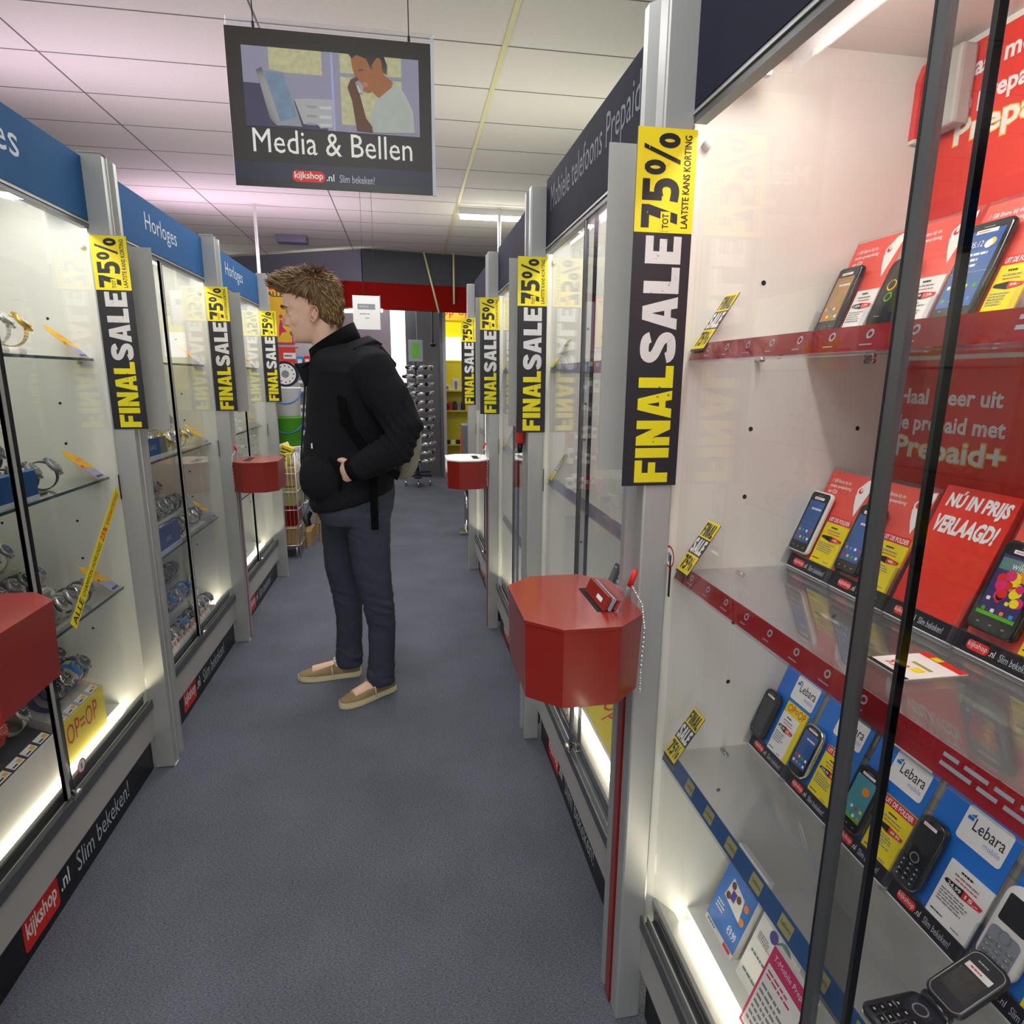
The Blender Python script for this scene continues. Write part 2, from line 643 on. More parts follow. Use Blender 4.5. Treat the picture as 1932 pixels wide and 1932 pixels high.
# ================================================================== structure
HC = 2.75
MB().box(-4.5, -3.2, -0.05, 4.5, 10.2, 0.0, 'carpet').struct('floor')
b = MB().box(-4.5, -3.2, HC, 4.5, 10.2, HC + 0.05, 'ceil_tile')
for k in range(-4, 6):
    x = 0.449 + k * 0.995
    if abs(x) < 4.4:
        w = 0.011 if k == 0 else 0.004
        b.box(x - w, -3.2, HC - (0.006 if k == 0 else 0.001), x + w, 10.2, HC, 'lit_yellow' if k == 0 else 'grout_dark')  # one rail carries its reflected light as a yellowish colour
k = 0
while 2.94 + k * 0.4075 > -3.1:
    k -= 1
k += 1
while 2.94 + k * 0.4075 < 10.1:
    y = 2.94 + k * 0.4075
    b.box(-4.5, y - 0.0035, HC - 0.0008, 4.5, y + 0.0035, HC, 'grout_dark')
    k += 1
b.struct('ceiling')
MB().box(-4.5, -3.2, 0, -4.4, 10.2, HC, 'wall_paint').struct('wall_left')
MB().box(4.4, -3.2, 0, 4.5, 10.2, HC, 'wall_paint').struct('wall_right')
MB().box(-4.4, 10.1, 0, 4.4, 10.2, HC, 'grey_wall').struct('wall_back')

# ================================================================== display cases
PR = [-0.055, 1.035, 2.125, 3.217, 4.32]
PL = [-0.03, 1.06, 2.155, 3.245, 4.357]
GR, GL = 0.468, -0.922
SHELF = {}


def ctext(b, F, y0, z0, h):
    """shop name strip: red tab, address and slogan; F origin at the left end"""
    b.rrect(F, 0, 0.0, 0.152, h, 0.012, 'red_logo', 1)
    b.text(F, 'kijkshop', 0.012, h * 0.16, 0.142, h * 0.86, 'white', 2, 0.02)
    b.text(F, '.nl', 0.162, h * 0.26, 0.205, h * 0.78, 'white', 2, 0.015)
    b.text(F, 'Slim bekeken!', 0.245, h * 0.12, 0.57, h * 0.8, 'letter_pale', 2)


def case(side, i, label, header_text=None, kick=True, shelves=(1.428, 1.055, 0.68), acrylic=False, group=None):
    P = PR if side > 0 else PL
    G = GR if side > 0 else GL
    X = lambda d: G + side * d
    a0, a1 = P[i - 1] + 0.068, P[i] + 0.040     # outer ends
    w0, w1 = P[i - 1] + 0.090, P[i] + 0.022    # inner faces of the end panels
    zt = 1.80 if side > 0 else 1.825
    t = thing('display_case', label, 'display case', (X(0.22), (a0 + a1) / 2, 0), group)
    hdr = 'header_dark' if side > 0 else 'header_blue'
    # carcass
    for nm, y0, y1, yin in (('end_panel', a0 + 0.002, w0, w0), ('end_panel', w1, a1 - 0.002, w1)):
        b = MB().box(X(0.0), y0, 0.13, X(0.455), y1, 1.99, 'case_white')
        F = frame((G, yin, 0), (1, 0, 0), (0, 0, 1)) if yin == w1 else frame((G, yin, 0), (-1, 0, 0), (0, 0, 1))
        sg = side if yin == w1 else -side
        for d in (0.155, 0.375):
            for z in (1.545, 1.29, 1.163, 0.91, 0.783, 0.535):
                b.disc(F, sg * d, z, 0.0045, 'hole', 1, 10)
        b.build(nm, t)
    # slim aluminium uprights in front of the end panels
    b = MB().bbox(X(-0.055), P[i], 0, X(0.0), P[i] + 0.038, 1.985 if side > 0 else 2.01, 'alu', 0.004)
    b.build('post', t)
    pp = [(X(0.0), a0), (X(-0.038), a0), (X(-0.055), a0 + 0.018), (X(-0.055), a0 + 0.038), (X(0.0), a0 + 0.038)]
    MB().prism(pp, 0, 1.985 if side > 0 else 2.01, 'alu').build('post', t)
    MB().box(X(0.44), w0, 0.235, X(0.455), w1, 1.93, 'case_white').build('back_panel', t)
    MB().box(X(0.0), w0, 1.915, X(0.44), w1, 1.93, 'case_white').build('top_panel', t)
    MB().box(X(0.105), w0, 0.235, X(0.44), w1, 0.25, 'case_white').build('bottom_panel', t)
    # header with printed word
    b = MB().box(X(-0.004), a0 + 0.039, zt, X(0.02), P[i] - 0.001, 2.0, hdr)
    if header_text:
        st, ya, yb, za, zb = header_text
        if side > 0:
            F = frame((X(-0.004), ya, za), (0, -1, 0), (0, 0, 1))
        else:
            F = frame((X(-0.004), ya, za), (0, 1, 0), (0, 0, 1))
        b.text(F, st, 0, 0, abs(yb - ya), zb - za, 'letter_header' if side > 0 else 'letter_pale', 2, 0.0)
    b.build('header', t)
    b = MB().box(X(-0.003), a0 + 0.039, zt - 0.022, X(0.018), P[i] - 0.001, zt - 0.001, 'alu_dark')
    b.box(X(-0.006), a0 + 0.039, zt - 0.010, X(-0.0035), P[i] - 0.001, zt - 0.006, 'alu')
    b.build('upper_track', t)
    # base
    MB().box(X(-0.006), a0 + 0.039, 0.13, X(0.012), P[i] - 0.001, 0.236, 'fascia').build('fascia', t)
    b = MB()
    for d0, d1, z0, z1, m in ((-0.012, 0.022, 0.237, 0.25, 'alu_dark'), (-0.012, -0.008, 0.25, 0.268, 'alu_dark'), (0.003, 0.006, 0.25, 0.268, 'alu'), (0.018, 0.022, 0.25, 0.283, 'alu_dark')):
        b.box(X(d0), a0 + 0.039, z0, X(d1), P[i] - 0.001, z1, m)
    b.build('lower_track', t)
    pts = [(X(0.023), 0.283), (X(0.03), 0.285), (X(0.078), 0.238), (X(0.07), 0.232), (X(0.023), 0.274)]
    n = len(pts)
    vs = [(p[0], y, p[1]) for y in (w0, w1) for p in pts]
    fs = [tuple(range(n)), tuple(range(2 * n - 1, n - 1, -1))] + [(k, n + k, n + (k + 1) % n, (k + 1) % n) for k in range(n)]
    MB().add(vs, fs, 'case_grey').build('sill', t)
    b = MB().box(X(0.012), a0 + 0.039, 0, X(0.03), P[i] - 0.001, 0.13, 'kick_black')
    if kick:
        if side > 0:
            F = frame((X(0.012), P[i] - 0.13, 0.025), (0, -1, 0), (0, 0, 1))
        else:
            F = frame((X(0.012), a0 + 0.26, 0.022), (0, 1, 0), (0, 0, 1))
        ctext(b, F, 0, 0, 0.088)
    b.build('kick_plate', t)
    # lamps: a tube with reflector under the top, a tube behind the sill
    b = MB().cyl((X(0.080), w0 + 0.07, 1.858), (X(0.080), w1 - 0.07, 1.858), 0.013, 'tube')
    b.box(X(0.025), w0 + 0.03, 1.880, X(0.135), w1 - 0.03, 1.914, 'case_white')
    b.box(X(0.135), w0 + 0.06, 1.845, X(0.139), w1 - 0.06, 1.914, 'acrylic')
    for yy in (w0 + 0.05, w1 - 0.06):
        b.box(X(0.058), yy, 1.84, X(0.102), yy + 0.012, 1.880, 'white')
    b.build('tube_lamp', t)
    b = MB().box(X(0.080), w0 + 0.02, 0.226, X(0.104), w1 - 0.02, 0.236, 'tube_low')
    b.build('sill_lamp', t)
    ym = (w0 + w1) / 2
    L = w1 - w0 - 0.1
    # sliding doors with a slim edge profile where they meet
    mid = {(1, 1): 0.525, (1, 2): 1.64, (-1, 2): 1.64, (-1, 3): 2.725}.get((side, i), (a0 + a1) / 2)
    for nm, y0, y1, d, edge in (('glass_door', mid - 0.025, P[i] - 0.002, 0.0005, mid - 0.025), ('glass_door', a0 + 0.041, mid + 0.03, 0.0125, mid + 0.03)):
        dd = d if side < 0 else (0.0125 if d < 0.01 else 0.0005)
        p = MB().box(X(dd), y0, 0.27, X(dd + 0.0045), y1, zt - 0.004, 'pane').build(nm, t)
        e = MB()
        ew = 0.016
        wide = (edge == y1) if side > 0 else (edge == y0)
        ew = 0.017 if wide else 0.0055
        rw = 0.003 if side > 0 else 0.0015
        ya, yb = (edge, edge + ew) if edge == y0 else (edge - ew, edge)
        e.box(X(dd - 0.002), ya, 0.27, X(dd + 0.0065), yb, zt - 0.004, ('alu_dark' if side > 0 else 'alu') if wide else 'rubber')
        e.box(X(dd - 0.0025), ya if edge == y0 else yb - rw, 0.27, X(dd + 0.007), (ya + rw) if edge == y0 else yb, zt - 0.004, 'rubber')
        e.build('edge_profile', p)
    MB().box(X(-0.0015), P[i] - 0.016, 0.985, X(0.0), P[i] - 0.010, 1.065, 'hole').build('finger_pull', t)
    MB().ball((X(0.03), w1 - 0.006, 1.755), 0.008, 'white', 12, 8).build('door_bumper', t)
    k = MB().cyl((X(-0.022), mid + 0.005, 0.275), (X(0.0), mid + 0.005, 0.275), 0.008, 'chrome')
    k.box(X(-0.014), mid - 0.02, 0.262, X(-0.006), mid + 0.03, 0.27, 'chrome')
    k.build('lock', t)
    # shelves
    for z in shelves:
        if acrylic:
            continue
        b = MB().box(X(0.042), w0 + 0.004, z - 0.008, X(0.425), w1 - 0.004, z, 'shelf_glass')
        b.box(X(0.0405), w0 + 0.004, z - 0.008, X(0.0418), w1 - 0.004, z, 'glass_edge')
        for d in (0.08, 0.375):
            for yy in (w0, w1 - 0.016):
                b.cyl((X(d), yy, z - 0.013), (X(d), yy + 0.016, z - 0.013), 0.0045, 'chrome', n=8)
        b.build('shelf', t)
    return t, X, w0, w1


left_names = {2: 'first', 3: 'second', 4: 'third'}
CASES = {}
CASES['L2'] = case(-1, 2, 'white watch case with blue header nearest the camera, left row', ('Horloges', 1.36, 1.835, 1.868, 1.968))
CASES['L3'] = case(-1, 3, 'white watch case with blue header, middle of the left row', ('Horloges', 2.59, 2.91, 1.875, 1.955))
CASES['L4'] = case(-1, 4, 'white watch case with blue header, far end of the left row', ('Horloges', 3.62, 3.97, 1.875, 1.96))
CASES['R1'] = case(1, 1, 'lit phone case with red posters nearest the camera, right row', ('Mobiele telefoons Prepaid', 0.86, 0.1, 1.875, 1.965), False, (), True)
CASES['R2'] = case(1, 2, 'phone case behind the large red box, second of the right row', ('Mobiele telefoons Prepaid', 2.06, 1.285, 1.87, 1.965), True, (1.41, 1.02, 0.635), True)
CASES['R3'] = case(1, 3, 'phone case with dark header, third of the right row', None, True, (), True)
CASES['R4'] = case(1, 4, 'phone case with dark header, far end of the right row', None, True, (), True)


def acrylic_shelf(case_key, z, strip, texts):
    t, X, w0, w1 = CASES[case_key]
    b = MB().box(X(0.034), w0 + 0.004, z - 0.006, X(0.425), w1 - 0.004, z, 'acrylic')
    b.box(X(0.418), w0 + 0.004, z, X(0.424), w1 - 0.004, z + 0.03, 'acrylic')
    for d in (0.155, 0.375):
        for yy in (w0, w1 - 0.02):
            b.cyl((X(d), yy, z - 0.011), (X(d), yy + 0.02, z - 0.011), 0.005, 'chrome', n=8)
    s = b.build('shelf', t)
    # slanted label strip under the front edge
    F = frame((X(0.0225), w1 - 0.004, z - 0.014), (0, -1, 0), (0.35, 0, 1))
    L = w1 - w0 - 0.008
    q = MB()
    q.box(0, 0, -0.002, L, 0.030, 0, strip, F)
    q.box(0, -0.004, -0.0025, L, 0.0, 0.001, 'acrylic', F)
    texts(q, F, L)
    q.build('label_strip', s)


def red_strip(q, F, L):
    for k in range(8):
        u = 0.06 + k * 0.062
        q.ring(F, u, 0.019, 0.003, 0.0055, 'letter_grey', 1, 14)
        q.lines(F, u - 0.010, 0.005, u + 0.010, 0.009, 1, 'letter_grey', 1, seed=k)
    q.lines(F, 0.60, 0.008, 0.80, 0.026, 2, 'letter_grey', 1, seed=4)


def blue_strip(q, F, L):
    q.rect(F, 0, 0.004, 0.05, 0.03, 'grey_wall', 1)
    for k in range(11):
        u = 0.10 + k * 0.075
        q.rect(F, u, 0.005, u + 0.028, 0.026, 'olive', 1)
        q.text(F, 'Lebara', u + 0.004, 0.013, u + 0.026, 0.020, 'blue_dark', 2)


def lilac_strip(q, F, L):
    pass


acrylic_shelf('R1', 1.425, 'acrylic_red', red_strip)
acrylic_shelf('R1', 1.025, 'acrylic_red', red_strip)
acrylic_shelf('R1', 0.64, 'blue_dark', blue_strip)
for key in ('R2', 'R3', 'R4'):
    for z in (1.41, 1.02, 0.64):
        acrylic_shelf(key, z, 'duct', lilac_strip)


# ================================================================== FINAL SALE signs on the posts
BLK = {
    'F': (0.62, [[(0, 0), (0.27, 0), (0.27, 0.38), (0.56, 0.38), (0.56, 0.60), (0.27, 0.60), (0.27, 0.78), (0.62, 0.78), (0.62, 1), (0, 1)]]),
    'I': (0.27, [[(0, 0), (0.27, 0), (0.27, 1), (0, 1)]]),
    'N': (0.68, [[(0, 0), (0.23, 0), (0.23, 1), (0, 1)], [(0.45, 0), (0.68, 0), (0.68, 1), (0.45, 1)], [(0.0, 1), (0.24, 1), (0.68, 0), (0.44, 0)]]),
    'A': (0.74, [[(0, 0), (0.25, 0), (0.38, 0.80), (0.50, 1), (0.22, 1)], [(0.24, 1), (0.52, 1), (0.74, 0), (0.49, 0), (0.37, 0.72)], [(0.18, 0.18), (0.56, 0.18), (0.54, 0.37), (0.20, 0.37)]]),
    'L': (0.58, [[(0, 0), (0.58, 0), (0.58, 0.23), (0.27, 0.23), (0.27, 1), (0, 1)]]),
    'E': (0.60, [[(0, 0), (0.60, 0), (0.60, 0.22), (0.27, 0.22), (0.27, 0.40), (0.54, 0.40), (0.54, 0.61), (0.27, 0.61), (0.27, 0.78), (0.60, 0.78), (0.60, 1), (0, 1)]]),
}


def sweep(pts, hw, closed=False):
    if not closed:
        fine = []
        for i in range(len(pts) - 1):
            p0, p1, p2, p3 = (Vector(pts[max(0, min(len(pts) - 1, i + k))]) for k in (-1, 0, 1, 2))
            for j in range(3):
                t = j / 3
                fine.append(tuple(0.5 * (2 * p1 + (p2 - p0) * t + (2 * p0 - 5 * p1 + 4 * p2 - p3) * t * t + (3 * p1 - p0 - 3 * p2 + p3) * t ** 3)))
        pts = fine + [pts[-1]]
    q = []
    n = len(pts)
    for i, p in enumerate(pts):
        a = Vector(pts[(i - 1) % n] if closed else pts[max(0, i - 1)])
        e = Vector(pts[(i + 1) % n] if closed else pts[min(n - 1, i + 1)])
        d = (e - a).normalized()
        nn = Vector((-d.y, d.x)) * hw
        q.append((Vector(p) + nn, Vector(p) - nn))
    if closed:
        q.append(q[0])
    return [[tuple(a), tuple(c), tuple(g), tuple(e)] for (a, c), (e, g) in zip(q, q[1:])]


def oval(cx, cy, rx, ry, hw):
    return sweep([(cx + rx * math.cos(2 * PI * k / 14), cy + ry * math.sin(2 * PI * k / 14)) for k in range(14)], hw, True)


BLK['S'] = (0.68, sweep([(0.10, 0.26), (0.16, 0.14), (0.33, 0.11), (0.52, 0.14), (0.57, 0.27), (0.50, 0.40), (0.33, 0.50), (0.17, 0.60), (0.11, 0.73), (0.17, 0.86), (0.34, 0.89), (0.51, 0.85), (0.57, 0.73)], 0.125))
BLK['7'] = (0.64, [[(0, 0.78), (0.64, 0.78), (0.64, 1), (0, 1)], [(0.36, 0.80), (0.64, 0.80), (0.40, 0), (0.12, 0)]])
BLK['5'] = (0.66, [[(0.04, 0.80), (0.62, 0.80), (0.62, 1), (0.04, 1)], [(0.04, 0.46), (0.27, 0.46), (0.27, 0.82), (0.04, 0.82)]] + sweep([(0.14, 0.53), (0.32, 0.57), (0.48, 0.51), (0.54, 0.33), (0.47, 0.16), (0.30, 0.10), (0.03, 0.13)], 0.115))
BLK['%'] = (1.12, oval(0.20, 0.68, 0.125, 0.22, 0.075) + oval(0.92, 0.32, 0.125, 0.22, 0.075) + [[(0.30, 0), (0.42, 0), (0.82, 1), (0.70, 1)]])


def block(b, F, word, u0, v0, u1, v1, m, lay=2, up=True, gap=0.07):
    tot = sum(BLK[c][0] for c in word) + gap * (len(word) - 1)
    x = 0
    for c in word:
        wd, polys = BLK[c]
        for k, pl in enumerate(polys):
            out = []
            for px, py in pl:
                a = (x + px) / tot
                if up:
                    out.append((u0 + (1 - py) * (u1 - u0), v0 + a * (v1 - v0)))
                else:
                    out.append((u0 + a * (u1 - u0), v0 + py * (v1 - v0)))
            b.poly(F, out, m, lay + 0.02 * k)
        x += wd + gap


def sale_sign(x0, y, z0, label, group=None):
    """printed board 0.10 x 0.575 facing the camera"""
    b = MB().box(x0, y, z0, x0 + 0.10, y + 0.003, z0 + 0.575, 'sign_black')
    F = frame((x0, y, z0), (1, 0, 0), (0, 0, 1))
    b.rect(F, 0, 0.42, 0.10, 0.575, 'yellow', 1)
    block(b, F, 'FINAL', 0.021, 0.006, 0.083, 0.208, 'worn_yellow')
    block(b, F, 'SALE', 0.021, 0.214, 0.083, 0.415, 'worn_white')
    block(b, F, '75%', 0.011, 0.427, 0.073, 0.568, 'worn_ink')
    b.rect(F, 0.044, 0.423, 0.061, 0.452, 'yellow', 3)
    b.text(F, 'TOT', 0.047, 0.426, 0.058, 0.449, 'sign_black', 4, 0.02, 90)
    b.text(F, 'LAATSTE KANS KORTING', 0.079, 0.428, 0.091, 0.566, 'worn_ink', 2, 0.02, 90)
    return b.thing('sale_sign', label, 'sign', group)


def sign_back(x0, y, z0, label):
    MB().box(x0, y, z0, x0 + 0.10, y + 0.003, z0 + 0.575, 'case_grey').thing('sale_sign', label, 'sign')


nth = ['nearest', 'second', 'third', 'farthest']
for k in range(1, 5):
    y = PR[k]
    sale_sign(0.371, y - 0.004, 1.193, 'black and yellow FINAL SALE sign on the %s post of the right row' % nth[k - 1])
    if k < 4:
        sign_back(0.360, y + 0.107, 1.206, 'plain grey back of the sale sign on the %s right post' % nth[k - 1])
nth = ['nearest', 'middle', 'farthest']
for k in range(2, 5):
    y = PL[k]
    sale_sign(-0.920, y - 0.004, 1.21, 'black and yellow FINAL SALE sign on the %s post of the left row' % nth[k - 2])
    if k < 4:
        sign_back(-0.893, y + 0.107, 1.20, 'plain grey back of the sale sign on the %s left post' % nth[k - 2])


# ================================================================== red order boxes
def order_box(xc, yc, yp, side, label, white_top=False, form=True, hx=0.109):
    """eight-sided steel box on a red plate between two posts; side = direction of its case"""
    t = thing('order_box', label, 'order box', (xc, yc, 0))
    hy, cx, cy = 0.145, 0.058, 0.052
    oct_ = [(xc + a * hx * 1.0 - (a * cx if q else 0), yc + b_ * hy - (0 if q else b_ * cy)) for a, b_, q in
            ((1, -1, 1), (1, -1, 0), (1, 1, 0), (1, 1, 1), (-1, 1, 1), (-1, 1, 0), (-1, -1, 0), (-1, -1, 1))]
    zb, zt = 0.812, 0.962

    def taper(k):
        return [(xc + (p[0] - xc) * k, yc + (p[1] - yc) * k) for p in oct_]
    lo = taper(0.965)
    b = MB()
    up_ = [(p[0], p[1], zt - 0.004) for p in oct_]
    mi_ = [(p[0], p[1], zb) for p in lo]
    b.loft([mi_, up_], 'red_box', True, smooth=False)
    b.build('box_body', t)
    b = MB()
    tp = [(p[0], p[1]) for p in taper(1.012)]
    b.prism(tp, zt - 0.006, zt, 'white' if white_top else 'red_box')
    sx = xc + side * 0.045
    b.box(sx - 0.016, yc - 0.075, zt, sx + 0.016, yc + 0.055, zt + 0.0006, 'hole')
    b.build('lid', t)
    MB().box(xc + side * (hx - 0.002), yp - 0.0125, 0.0, xc + side * (hx + 0.046), yp + 0.0125, 0.95, 'red_box').build('support_plate', t)
    if form:
        px, py = xc + side * 0.06, yc - 0.085
        MB().cyl((px, py, zt + 0.001), (px + side * 0.02, py - 0.012, zt + 0.055), 0.004, 'acrylic', n=10).cyl((px + side * 0.02, py - 0.012, zt + 0.055), (px + side * 0.028, py - 0.017, zt + 0.085), 0.005, 'red_logo', n=10).build('pen', t, 'clear pen with a red cap')
        c = MB()
        pts = [Vector((px + side * 0.022, py - 0.013, zt + 0.058)), Vector((px + side * 0.034, py - 0.04, zt + 0.03)), Vector((px + side * 0.036, py - 0.052, zt - 0.01)), Vector((px + side * 0.034, py - 0.05, zt - 0.09)), Vector((px + side * 0.036, py - 0.047, zb + 0.01))]
        dense = []
        for a, e in zip(pts, pts[1:]):
            for q in range(9):
                dense.append(a.lerp(e, q / 9))
        for q, p in enumerate(dense):
            c.ball(p, 0.0022 if q % 2 else 0.0030, 'steel', 6, 4)
        c.build('chain', t)
    return t


order_box(0.303, 1.098, 1.089, 1, 'large red eight-sided box with pen and chain, nearest right post')
order_box(0.303, 3.275, 3.271, 1, 'red eight-sided box with paper-white lid, third right post', True)
order_box(-0.770, 1.140, 1.114, -1, 'red eight-sided box cut by the left picture edge, nearest left case', hx=0.0975)
order_box(-0.757, 3.312, 3.299, -1, 'red eight-sided box beside the man, middle left post')
b = MB()
for k in range(3):
    F = Matrix.Translation((0.343 + 0.010 * k, 1.09, 0.963)) @ Matrix.Rotation(R(24 + 3 * k), 4, 'Y')
    b.bbox(-0.0035, -0.07, 0.0, 0.0035, 0.045, 0.03 - 0.004 * k, 'red_box' if k != 1 else 'letter_grey', 0.001, 1, F)
b.box(-0.004, -0.05, 0.010, -0.0037, -0.02, 0.018, 'white', Matrix.Translation((0.343, 1.09, 0.963)) @ Matrix.Rotation(R(24), 4, 'Y'))
b.thing('order_form_stack', 'red and grey order forms stuck in the slot of the large red box', 'forms')
# ================================================================== right case nearest the camera: posters, stands, phones
XB = GR + 0.44 - 0.0012


def wall_poster(y0, z0, w, h, label, top):
    F = frame((XB, y0, z0), (0, -1, 0), (0, 0, 1))
    b = MB().box(0, 0, -0.0008, w, h, 0.0, 'red_card', F)
    o = (0.022, 0.036) if top else (0.0, 0.0)
    for st, u0, v0, u1, v1, m, l, bo in (('Haal meer uit', 0.017, 0.298, 0.224, 0.326, 'white', 1, 0.03), ('je prepaid met', 0.019, 0.243, 0.236, 0.280, 'white', 1, 0.03),
                                       ('Prepaid+', 0.019, 0.190, 0.246, 0.243, 'yellow_warm', 1, 0.05), ('Prepaid+', 0.0215, 0.1925, 0.2435, 0.2405, 'white', 2, 0.025)):
        b.text(F, st, u0 + o[0], v0 + o[1], u1 + o[0], v1 + o[1], m, l, bo)
    return b.thing('wall_poster', label, 'poster')


wall_poster(1.040, 1.52, 1.00, 0.385, 'upper red prepaid poster at the back of the nearest right case', True)
wall_poster(1.052, 1.04, 1.00, 0.375, 'lower red prepaid poster between the two upper shelves', False)

TILT = Vector((0.078, 0, 0.2)).normalized()


def card_frame(xf, zs, y0, lift=0.0):
    F = frame((xf, y0, zs), (0, -1, 0), TILT)
    return F @ Matrix.Translation((0, 0, lift))


def lebara(b, F, u0, v0, w, h, L=1):
    b.rrect(F, u0, v0, u0 + w, v0 + h, 0.005, 'paper', L)
    b.rect(F, u0 + 0.07 * w, v0 + 0.62 * h, u0 + 0.2 * w, v0 + 0.72 * h, 'blue_card', L + 1)
    b.poly(F, [(u0 + 0.1 * w, v0 + 0.74 * h), (u0 + 0.22 * w, v0 + 0.84 * h), (u0 + 0.22 * w, v0 + 0.74 * h)], 'blue_card', L + 1)
    b.text(F, 'Lebara', u0 + 0.24 * w, v0 + 0.42 * h, u0 + 0.93 * w, v0 + 0.76 * h, 'ink', L + 1)
    b.rect(F, u0 + 0.345 * w, v0 + 0.50 * h, u0 + 0.41 * w, v0 + 0.53 * h, 'blue_card', L + 2)
    b.text(F, 'mobile', u0 + 0.56 * w, v0 + 0.2 * h, u0 + 0.92 * w, v0 + 0.36 * h, 'lavender', L + 1)


def phone_stand(xf, zs, y0, kind, label):
    t = thing('phone_stand', label, 'phone stand', (xf + 0.06, y0 - 0.06, zs))
    F = card_frame(xf, zs, y0)
    w = 0.121
    a = MB()
    a.box(0, 0, -0.003, w, 0.206, -0.001, 'acrylic', F)          # back sheet
    a.box(0, 0.0, 0.003, w, 0.0255, 0.0045, 'acrylic', F)         # front pocket
    a.box(0, 0.0, -0.003, 0.002, 0.07, 0.020, 'acrylic', F)       # side fin
    a.box(0.012, 0.027, 0.003, 0.05, 0.029, 0.016, 'acrylic', F)  # phone ledge
    a.box(0, -0.0015, -0.003, w, 0.0, 0.0045, 'white', F)
    # foot and rear strut
    a.box(xf, y0 - w, zs, xf + 0.10, y0, zs + 0.002, 'acrylic')
    a.build('acrylic_holder', t)
    s = MB().box(0.001, 0.001, 0.0046, w - 0.001, 0.024, 0.0052, 'sign_black', F)
    G2 = F @ Matrix.Translation((0, 0, 0.0052))
    s.rrect(G2, 0.016, 0.006, 0.047, 0.019, 0.005, 'red_logo', 1)
    s.text(G2, 'kijkshop', 0.018, 0.008, 0.045, 0.0175, 'white', 2)
    s.text(G2, '.nl', 0.0485, 0.008, 0.056, 0.017, 'white', 1)
    s.text(G2, 'Slim bekeken!', 0.062, 0.007, 0.104, 0.017, 'letter_pale', 1)
    s.build('base_strip', t)
    c = MB()
    if kind == 'lebara':
        c.box(0.004, 0.025, -0.0005, w - 0.003, 0.199, 0.0005, 'blue_card', F)
        H_ = F @ Matrix.Translation((0, 0, 0.0006))
        lebara(c, H_, 0.042, 0.134, 0.066, 0.05)
    elif kind == 'red':
        c.box(0.004, 0.025, -0.0005, w - 0.003, 0.199, 0.0005, 'red_card_pale', F)
        H_ = F @ Matrix.Translation((0, 0, 0.0006))
        c.text(H_, '1 GB Extra bij de', 0.014, 0.176, 0.064, 0.184, 'white', 1, 0.015)
        c.text(H_, 'eerste opwaardering', 0.014, 0.166, 0.070, 0.174, 'white', 1, 0.015)
        c.text(H_, 'van €20', 0.014, 0.156, 0.038, 0.164, 'white', 1, 0.015)
        c.lines(H_, 0.014, 0.148, 0.035, 0.152, 1, 'white', 1)
        c.poly(H_, [(0.086, 0.163), (0.090, 0.180), (0.100, 0.193), (0.117, 0.198), (0.117, 0.188), (0.108, 0.150), (0.102, 0.125), (0.092, 0.145)], 'paper', 1)
        c.disc(H_, 0.094, 0.172, 0.0085, 'paper', 2)
        c.disc(H_, 0.094, 0.172, 0.005, 'red_logo', 3)
        c.disc(H_, 0.0955, 0.1735, 0.0025, 'paper', 4)
    else:
        c.box(0.002, 0.025, 0.0005, w - 0.001, 0.214, 0.0035, 'red_card', F)
        H_ = F @ Matrix.Translation((0, 0, 0.0036))
        c.text(H_, 'NÚ IN PRIJS', 0.012, 0.176, 0.111, 0.209, 'white', 1, 0.045, shear=0.12)
        c.text(H_, 'VERLAAGD!', 0.007, 0.142, 0.108, 0.170, 'white', 1, 0.045, shear=0.12)
    c.build('display_card', t)
    return t


